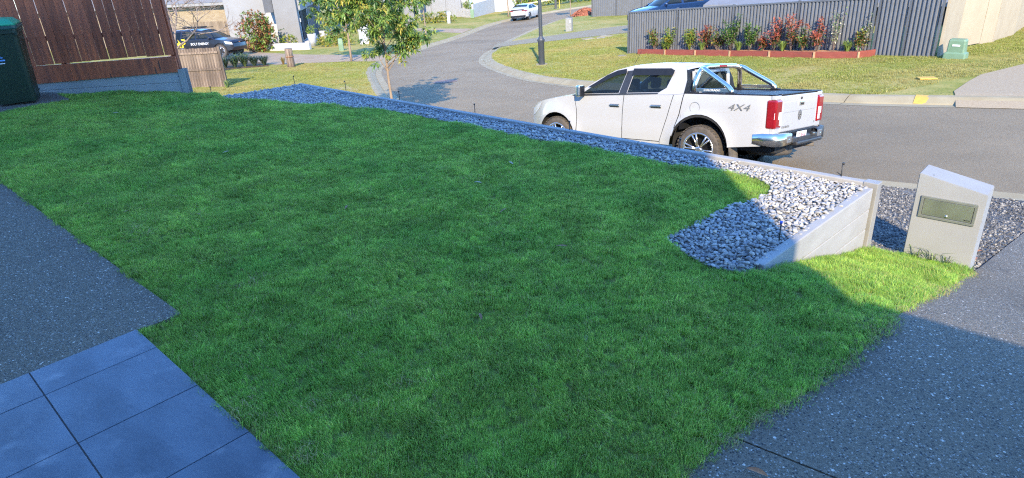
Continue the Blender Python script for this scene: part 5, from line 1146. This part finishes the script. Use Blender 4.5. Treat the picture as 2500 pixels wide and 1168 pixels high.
t = MB(); t.box((2.35, 0, 1.10), (.5, 1.5, .14), m_trim, bev=.03); t.build('dashboard', None, UT)
t = MB(); ring = [Vector((2.02 + .08 * math.sin(a), -.38 + .18 * math.cos(a), 1.12 + .16 * math.sin(a))) for a in np.linspace(0, 2 * math.pi, 25)]; t.tube(ring, .014, m_trim, 6); t.build('steering_wheel', None, UT)
t = MB(); t.box((2.05, 0, 1.58), (.03, .24, .07), m_trim, bev=.01); t.tube([(2.1, 0, 1.68), (2.05, 0, 1.6)], .01, m_trim, 6); t.build('rear_view_mirror', None, UT)
# tray, cover and rails
t = MB(); t.box((-.46, 0, 1.275), (1.50, 1.56, .02), m_trim, bev=.006); t.build('tray_cover', None, UT)
for s in (1, -1):
    t = MB(); t.box((-.46, s * .825, 1.293), (1.52, .13, .022), m_trim, bev=.008); t.build('tray_rail', None, UT)
t = MB(); t.box((-1.205, 0, 1.295), (.07, 1.42, .022), m_trim, bev=.008); t.build('tailgate_cap', None, UT)
tg_ = MB(); tg_.box((-1.215, 0, 1.0), (.055, 1.405, .555), m_wpaint, bev=.016); tg_.box((-1.245, 0, 1.10), (.01, 1.30, .16), m_wpaint, bev=.004); tgo = tg_.build('tailgate', None, UT)
t = MB(); t.box((-1.256, -.02, 1.135), (.02, .17, .062), m_chrome, bev=.008); t.box((-1.262, -.02, 1.13), (.012, .12, .022), m_trim, bev=.003); t.build('handle', None, tgo)
t = MB(); t.lathe([(0, -1.256), (.018, -1.256), (.022, -1.248)], m_trim, 12, 'X', (0, -.02, 1.215)); t.build('lock', None, tgo)
t = MB(); ring = [Vector((-1.252, .0 + .052 * math.cos(a), .955 + .075 * math.sin(a))) for a in np.linspace(0, 2 * math.pi, 29)]; t.tube(ring, .006, m_decal, 6)
for (a, b, r) in (((.005, .03), (-.03, .0), .012), ((-.03, .0), (.0, -.03), .011), ((.02, .03), (.03, -.01), .009), ((.0, -.03), (.02, -.05), .010), ((-.02, .035), (.01, .045), .009)): t.tube([(-1.252, a[0], .955 + a[1]), (-1.254, b[0], .955 + b[1])], r, m_decal, 6)
t.build('emblem', None, tgo)
text('badge', 'COLORADO', .05, m_decal, tgo, basis((-1.2455, .50, .80), (0, -1, 0), (0, 0, 1), (-1, 0, 0))); text('badge', 'LT', .045, m_decal, tgo, basis((-1.2455, -.62, .80), (0, -1, 0), (0, 0, 1), (-1, 0, 0)))
# rear bumper
bp_ = empty('rear_bumper'); bp_.parent = UT
t = MB(); t.box((-1.30, 0, .60), (.16, .98, .10), m_dtrim, bev=.02); t.box((-1.24, 0, .68), (.10, 1.38, .09), m_trim, bev=.01); t.box((-1.34, -.12, .54), (.14, 1.0, .06), m_dtrim, bev=.02); t.build('step', None, bp_)
for s in (1, -1):
    t = MB(); sec = []
    for (x, y, h0, h1) in ((-.93, .935, .56, .70), (-1.10, .945, .54, .72), (-1.25, .935, .53, .72), (-1.335, .86, .53, .715), (-1.36, .68, .54, .71), (-1.36, .50, .55, .70)): sec.append([(x, s * y, h0), (x, s * y, h1), (x + .05, s * (y - .06), h1 + .012), (x + .05, s * (y - .06), h0)])
    k = 4; vs = [p for q in sec for p in q]; t.add(vs, [(i * k + j, i * k + (j + 1) % k, (i + 1) * k + (j + 1) % k, (i + 1) * k + j) for i in range(len(sec) - 1) for j in range(k)], m_chrome if s > 0 else m_dtrim, True); t.build('bumper_end', None, bp_)
    t = MB(); t.box((-1.362, s * .60, .625), (.02, .16, .11), m_decal, bev=.01); t.lathe([(0, -1.376), (.014, -1.376), (.018, -1.37)], m_chrome, 10, 'X', (0, s * .62, .62)); t.build('sensor_cap', None, bp_)
t = MB(); t.box((-1.372, .17, .655), (.008, .37, .13), m_plate, bev=.004); pl2 = t.build('number_plate', None, bp_); text('plate_text', '7 BEA', .10, m_maroon, bp_, basis((-1.3775, .17, .655), (0, -1, 0), (0, 0, 1), (-1, 0, 0)), sx=1.05)
t = MB(); t.box((-1.375, -.28, .64), (.03, .17, .07), m_under, bev=.006); t.box((-1.392, -.28, .64), (.012, .09, .03), m_chrome, bev=.003); t.build('tow_socket', None, bp_)
t = MB(); t.box((1.3, 0, .47), (4.9, 1.2, .16), m_under); t.box((-.85, 0, .46), (.5, 1.3, .10), m_under); t.lathe([(0, -.09), (.33, -.09), (.36, -.05), (.36, .05), (.33, .09), (0, .09)], m_tyre, 24, 'Z', (-.82, .05, .40)); t.tube([(-1.0, -.45, .42), (-1.33, -.5, .44)], .035, m_dust, 10); t.box((0, 0, .38), (.14, 1.4, .14), m_under); t.build('underbody', None, UT)
# sports bar
sb = empty('sports_bar'); sb.parent = UT; t = MB()
hoop = [(.20, .80, 1.30), (.185, .775, 1.45), (.165, .71, 1.60), (.16, .67, 1.655), (.16, .60, 1.69), (.16, .45, 1.708), (.16, 0, 1.712), (.16, -.45, 1.708), (.16, -.60, 1.69), (.16, -.67, 1.655), (.165, -.71, 1.60), (.185, -.775, 1.45), (.20, -.80, 1.30)]
t.tube(hoop, .042, m_chrome, 14); t.build('hoop', None, sb)
for s in (1, -1):
    t = MB(); t.tube([(.15, s * .66, 1.685), (.09, s * .68, 1.675), (.0, s * .70, 1.62), (-.40, s * .78, 1.40), (-.46, s * .79, 1.34), (-.47, s * .795, 1.30)], .040, m_chrome, 14); t.build('stay', None, sb)
    t = MB(); t.box((-.13, s * .80, 1.345), (.60, .012, .055), m_chrome, bev=.003); pn = t.build('name_plate', None, sb)
    for x in (.20, -.47): t = MB(); t.box((x, s * .80, 1.305), (.15, .10, .03), m_trim, bev=.01); t.build('foot', None, sb)
text('name_text', 'COLORADO', .045, m_plate, sb, basis((-.13, .8075, 1.345), (-1, 0, 0), (0, 0, 1), (0, 1, 0)), sx=1.15)
t = MB(); t.box((.118, 0, 1.715), (.02, .24, .035), m_red, bev=.006); t.build('brake_light', None, sb)
t = MB(); t.tube([(1.62, .45, 1.77), (1.48, .46, 1.98)], .0035, m_trim, 5); t.build('aerial', None, UT)
# --- simpler cars
def car(name, label, x, y, yaw, s, spec, paint, group=None, cat='car'):
    z = V(x, y) if spec.get('verge') else T(x, y) + .003
    yw = yaw; f = Vector((math.cos(yw), math.sin(yw))); zf = (V if spec.get('verge') else T)
    pitch = math.atan2(zf(x + f.x * 2.7, y + f.y * 2.7) - zf(x, y), 2.7); roll = math.atan2(zf(x - f.y, y + f.x) - zf(x + f.y, y - f.x), 2)
    o = body_root(name, label, cat, x, y, zf(x, y) + .012, yw, pitch, roll, s, group)
    hw, wb, r, belt = spec['hw'], spec['wb'], spec['r'], spec['belt']; fr_x, rr_x = spec['front'], spec['rear']
    def yc(px, pz):
        yv = hw - .25 * max(0, .5 - pz) ** 2 - .08 * max(0, pz - .8)
        if pz > belt: yv = hw - .08 * (belt - .8) - (pz - belt) * spec.get('tumble', .5)
        if px > fr_x - .8: yv -= .26 * ((px - fr_x + .8) / .8) ** 2.2
        if px < rr_x + .5: yv -= .16 * ((rr_x + .5 - px) / .5) ** 2
        return yv
    for sd in (1, -1):
        bd = panel('side_body', spec['side'], yc, sd, paint, o, .12); panel('window_frame', spec['green'], yc, sd, paint if not spec.get('blackframe') else m_trim, o, .1, holes=spec['wins'])
        for w in spec['wins']: panel('window', w, yc, sd, m_glass, o, .15, inset=.01)
        for sx in spec.get('seams', ()): panel('door_seam', [(sx, .35), (sx + .012, .35), (sx + .012, belt), (sx, belt)], yc, sd, m_under, o, .3, inset=-.002)
        for (hx, hz_) in spec.get('handles', ()): MB().box((hx, sd * (yc(hx, hz_) + .012), hz_), (.18, .025, .03), paint, bev=.006).build('handle', None, o)
        for wx in (0, wb):
            t = MB(); t.lathe([(.0, -.12), (r + .05, -.12), (r + .05, .10)], m_under, 24, 'Y', (wx, sd * (hw - .16), r + .03)); t.build('wheel_liner', None, o); wheel(o, wx, sd * (hw - .14), sd, r, .22, 5, r * .68)
        mb = MB(); mx_ = spec['mirror']; mb.box((mx_, sd * (hw + .08), belt + .06), (.10, .2, .13), spec.get('mirmat', paint), bev=.03); mb.build('mirror', None, o)
        if spec.get('head'): panel('headlight', spec['head'], yc, sd, m_clear, o, .1, inset=-.006)
        if spec.get('tail'): panel('tail_light', spec['tail'], yc, sd, m_red, o, .1, inset=-.006)
    for (nm, edge, mt, fx, fz) in spec['tops']: strip(nm, edge, yc, mt, o, fx, fz)
    MB().box((wb / 2, 0, .33), (wb + 1.1, hw * 1.4, .2), m_under).build('underbody', None, o); MB().box((wb * .45, 0, .75), (1.6, hw * 1.3, .5), m_seat, bev=.08).build('seats', None, o)
    return o, yc
m_navy = mat('black navy paint', (.008, .008, .014), (.01, .01, .017), rough=.25, scale=1, coat=.2); m_blue = mat('blue paint', (.004, .02, .07), (.005, .023, .08), rough=.3, scale=1, coat=.1)
def sidepoly(wb, r, top, front, rear, sill=.3, ra=None):
    a = r + .07
    return [(rear[0][0], rear[0][1])] + rear[1:] + top + front + [(wb + a, sill)] + list(reversed(arc(wb, r, a, 172, 8))) + [(wb - a - .02, sill), (a + .02, sill)] + list(reversed(arc(0, r, a, 172, 8))) + [(-a, sill)]
# black four wheel drive with a company name
S1 = dict(hw=.94, wb=2.85, r=.40, belt=1.15, front=3.72, rear=-1.0, tumble=.42, verge=True, mirror=2.25, mirmat=m_navy,
          side=[(-.47, .42)] + list(reversed(arc(0, .42, .47, 0, 180)))[0:0] + [], green=[(2.55, 1.15), (-.95, 1.15), (-.92, 1.55), (-.75, 1.74), (1.0, 1.77), (1.55, 1.70), (2.1, 1.42)],
          wins=[[(2.28, 1.19), (1.22, 1.19), (1.2, 1.64), (1.5, 1.62), (1.95, 1.42)], [(1.12, 1.19), (.12, 1.19), (.18, 1.64), (1.1, 1.65)], [(.0, 1.19), (-.78, 1.19), (-.72, 1.6), (.06, 1.64)]],
          seams=(2.2, 1.15, .2), handles=((1.35, 1.05), (.4, 1.05)), head=[(3.2, 1.0), (3.62, .92), (3.66, .78), (3.3, .84)],
          tops=[('bonnet', [(3.66, .86), (3.55, .98), (3.2, 1.06), (2.55, 1.15)], m_navy, .05, .06), ('front_bumper', [(3.3, .4), (3.62, .42), (3.72, .6), (3.66, .86)], m_navy, .08, 0), ('windscreen', [(2.55, 1.15), (2.1, 1.42), (1.58, 1.69)], m_glass, .12, .02), ('roof', [(1.58, 1.69), (1.0, 1.77), (-.75, 1.74)], m_navy, 0, .04), ('tailgate', [(-.75, 1.74), (-.92, 1.55), (-.97, 1.15), (-1.0, .5)], m_navy, -.05, 0)])
S1['side'] = [(-.98, .45), (-1.0, .8), (-.95, 1.15), (2.55, 1.15), (3.2, 1.06), (3.55, .98), (3.66, .86), (3.72, .6), (3.6, .45), (3.34, .42)] + arc(2.85, .42, .48, 0, 180) + [(2.35, .36), (.50, .36)] + arc(0, .42, .48, 0, 180)
sv, ys = car('parked_car', 'black four wheel drive with company lettering behind the weathered gate', -22.7, 49.7, R(-14), 1.12, S1, m_navy)
for sx in (-.3, .3, .9, 1.4): MB().box((sx, 0, 1.86), (.06, 1.5, .04), m_trim, bev=.008).build('roof_bar', None, sv)
MB().box((1.0, -.5, 1.93), (1.8, .06, .05), m_trim, bev=.01).build('roof_rail', None, sv)
yg = -(ys(1.3, .78) + .004)
text('company_lettering', 'BOLT ENERGY', .20, mat('white vinyl', (.75, .78, .8), rough=.4), sv, basis((1.45, yg - .006, .90), (1, 0, 0), (0, 0, 1), (0, -1, 0)), sx=1.02)
m_yv = mat('yellow vinyl', (.75, .55, .03), rough=.4); lg = MB()
lg.prism([(-.28, .0), (-.05, .0), (-.10, .2), (.02, .2), (-.22, .52), (-.16, .28), (-.30, .28)], yg - .008, yg - .002, m_yv, lambda a, b, c: (a + .1, c, b + .72)); lg.prism([(.02, 0), (.12, 0), (.12, .2), (.26, .2), (.34, .3), (.34, .45), (.26, .52), (.05, .52), (.09, .44), (.22, .44), (.25, .4), (.25, .33), (.21, .29), (.02, .29)], yg - .008, yg - .002, m_yv, lambda a, b, c: (a + .1, c, b + .72)); lg.build('company_logo', None, sv, fix=True)
# far white hatchback seen from behind
m_w2 = m_wpaint
S2 = dict(hw=.90, wb=2.70, r=.33, belt=.98, front=3.55, rear=-.90, tumble=.55, mirror=2.1,
          side=[(-.82, .35), (-.9, .55), (-.88, .95), (2.45, .95), (3.1, .82), (3.45, .68), (3.55, .5), (3.4, .3), (3.1, .28)] + arc(2.7, .34, .39, 0, 180) + [(2.3, .22), (.42, .22)] + arc(0, .34, .39, 0, 180),
          green=[(2.45, .95), (-.88, .95), (-.86, 1.02), (-.4, 1.20), (.35, 1.38), (1.1, 1.43), (1.6, 1.36), (2.1, 1.15)], wins=[[(2.12, 1.0), (1.15, 1.0), (1.12, 1.34), (1.55, 1.3), (1.95, 1.13)], [(1.05, 1.0), (.0, 1.0), (.1, 1.15), (.4, 1.3), (1.05, 1.35)]], seams=(1.1, .2), handles=((1.3, .85), (.35, .85)), tail=[(-.86, .95), (-.55, .95), (-.5, .86), (-.88, .80)],
          tops=[('bonnet', [(3.5, .6), (3.1, .82), (2.45, .95)], m_w2, .05, .05), ('windscreen', [(2.45, .95), (2.1, 1.15), (1.6, 1.36)], m_glass, .1, .02), ('roof', [(1.6, 1.36), (1.1, 1.43), (.35, 1.38)], m_w2, 0, .03), ('rear_window', [(.35, 1.38), (-.35, 1.215)], m_glass, 0, .03), ('boot_lid', [(-.35, 1.215), (-.72, 1.10), (-.88, .95), (-.92, .75)], m_w2, -.05, .02), ('rear_bumper', [(-.92, .75), (-.95, .55), (-.85, .28)], m_w2, -.06, 0)])
wc, yw_ = car('parked_car', 'white hatchback parked at the far left kerb', 2.35, 69.3, R(68), 1.04, S2, m_w2)
t = MB(); t.box((-.93, 0, 1.0), (.04, 1.3, .09), m_trim, bev=.01); t.build('lower_screen', None, wc); t = MB(); t.box((-.985, 0, .42), (.05, 1.5, .16), m_trim, bev=.02); t.build('diffuser', None, wc); MB().box((-.99, 0, .62), (.03, .4, .11), m_plate).build('number_plate', None, wc)
for s in (1, -1): t = MB(); t.box((-.90, s * .62, .93), (.08, .38, .07), m_red, bev=.01); t.build('light_bar', None, wc)
# blue utility behind the steel fence
S3 = dict(S1); S3.update(hw=.92, belt=1.2, tumble=.45, blackframe=False, mirmat=m_blue, green=[(2.6, 1.18), (-.6, 1.2), (-.62, 1.5), (-.5, 1.72), (.9, 1.77), (1.5, 1.70), (2.1, 1.43)], side=[(-.98, .5), (-1.0, .9), (-.95, 1.2), (2.6, 1.18), (3.2, 1.1), (3.6, 1.0), (3.7, .86), (3.74, .6), (3.6, .45), (3.34, .42)] + arc(2.85, .42, .48, 0, 180) + [(2.35, .36), (.50, .36)] + arc(0, .42, .48, 0, 180),
          wins=[[(2.3, 1.24), (1.3, 1.24), (1.27, 1.63), (1.5, 1.61), (1.95, 1.43)], [(1.18, 1.24), (.0, 1.26), (.08, 1.62), (1.15, 1.65)]], seams=(2.2, 1.24), tops=[(n_, e_, m_blue if m__ is m_navy else m__, a_, b_) for (n_, e_, m__, a_, b_) in S1['tops']])
bc, yb_ = car('parked_car', 'blue utility vehicle half hidden behind the steel fence end', 12.5, 43.0, R(194), 1.16, S3, m_blue)
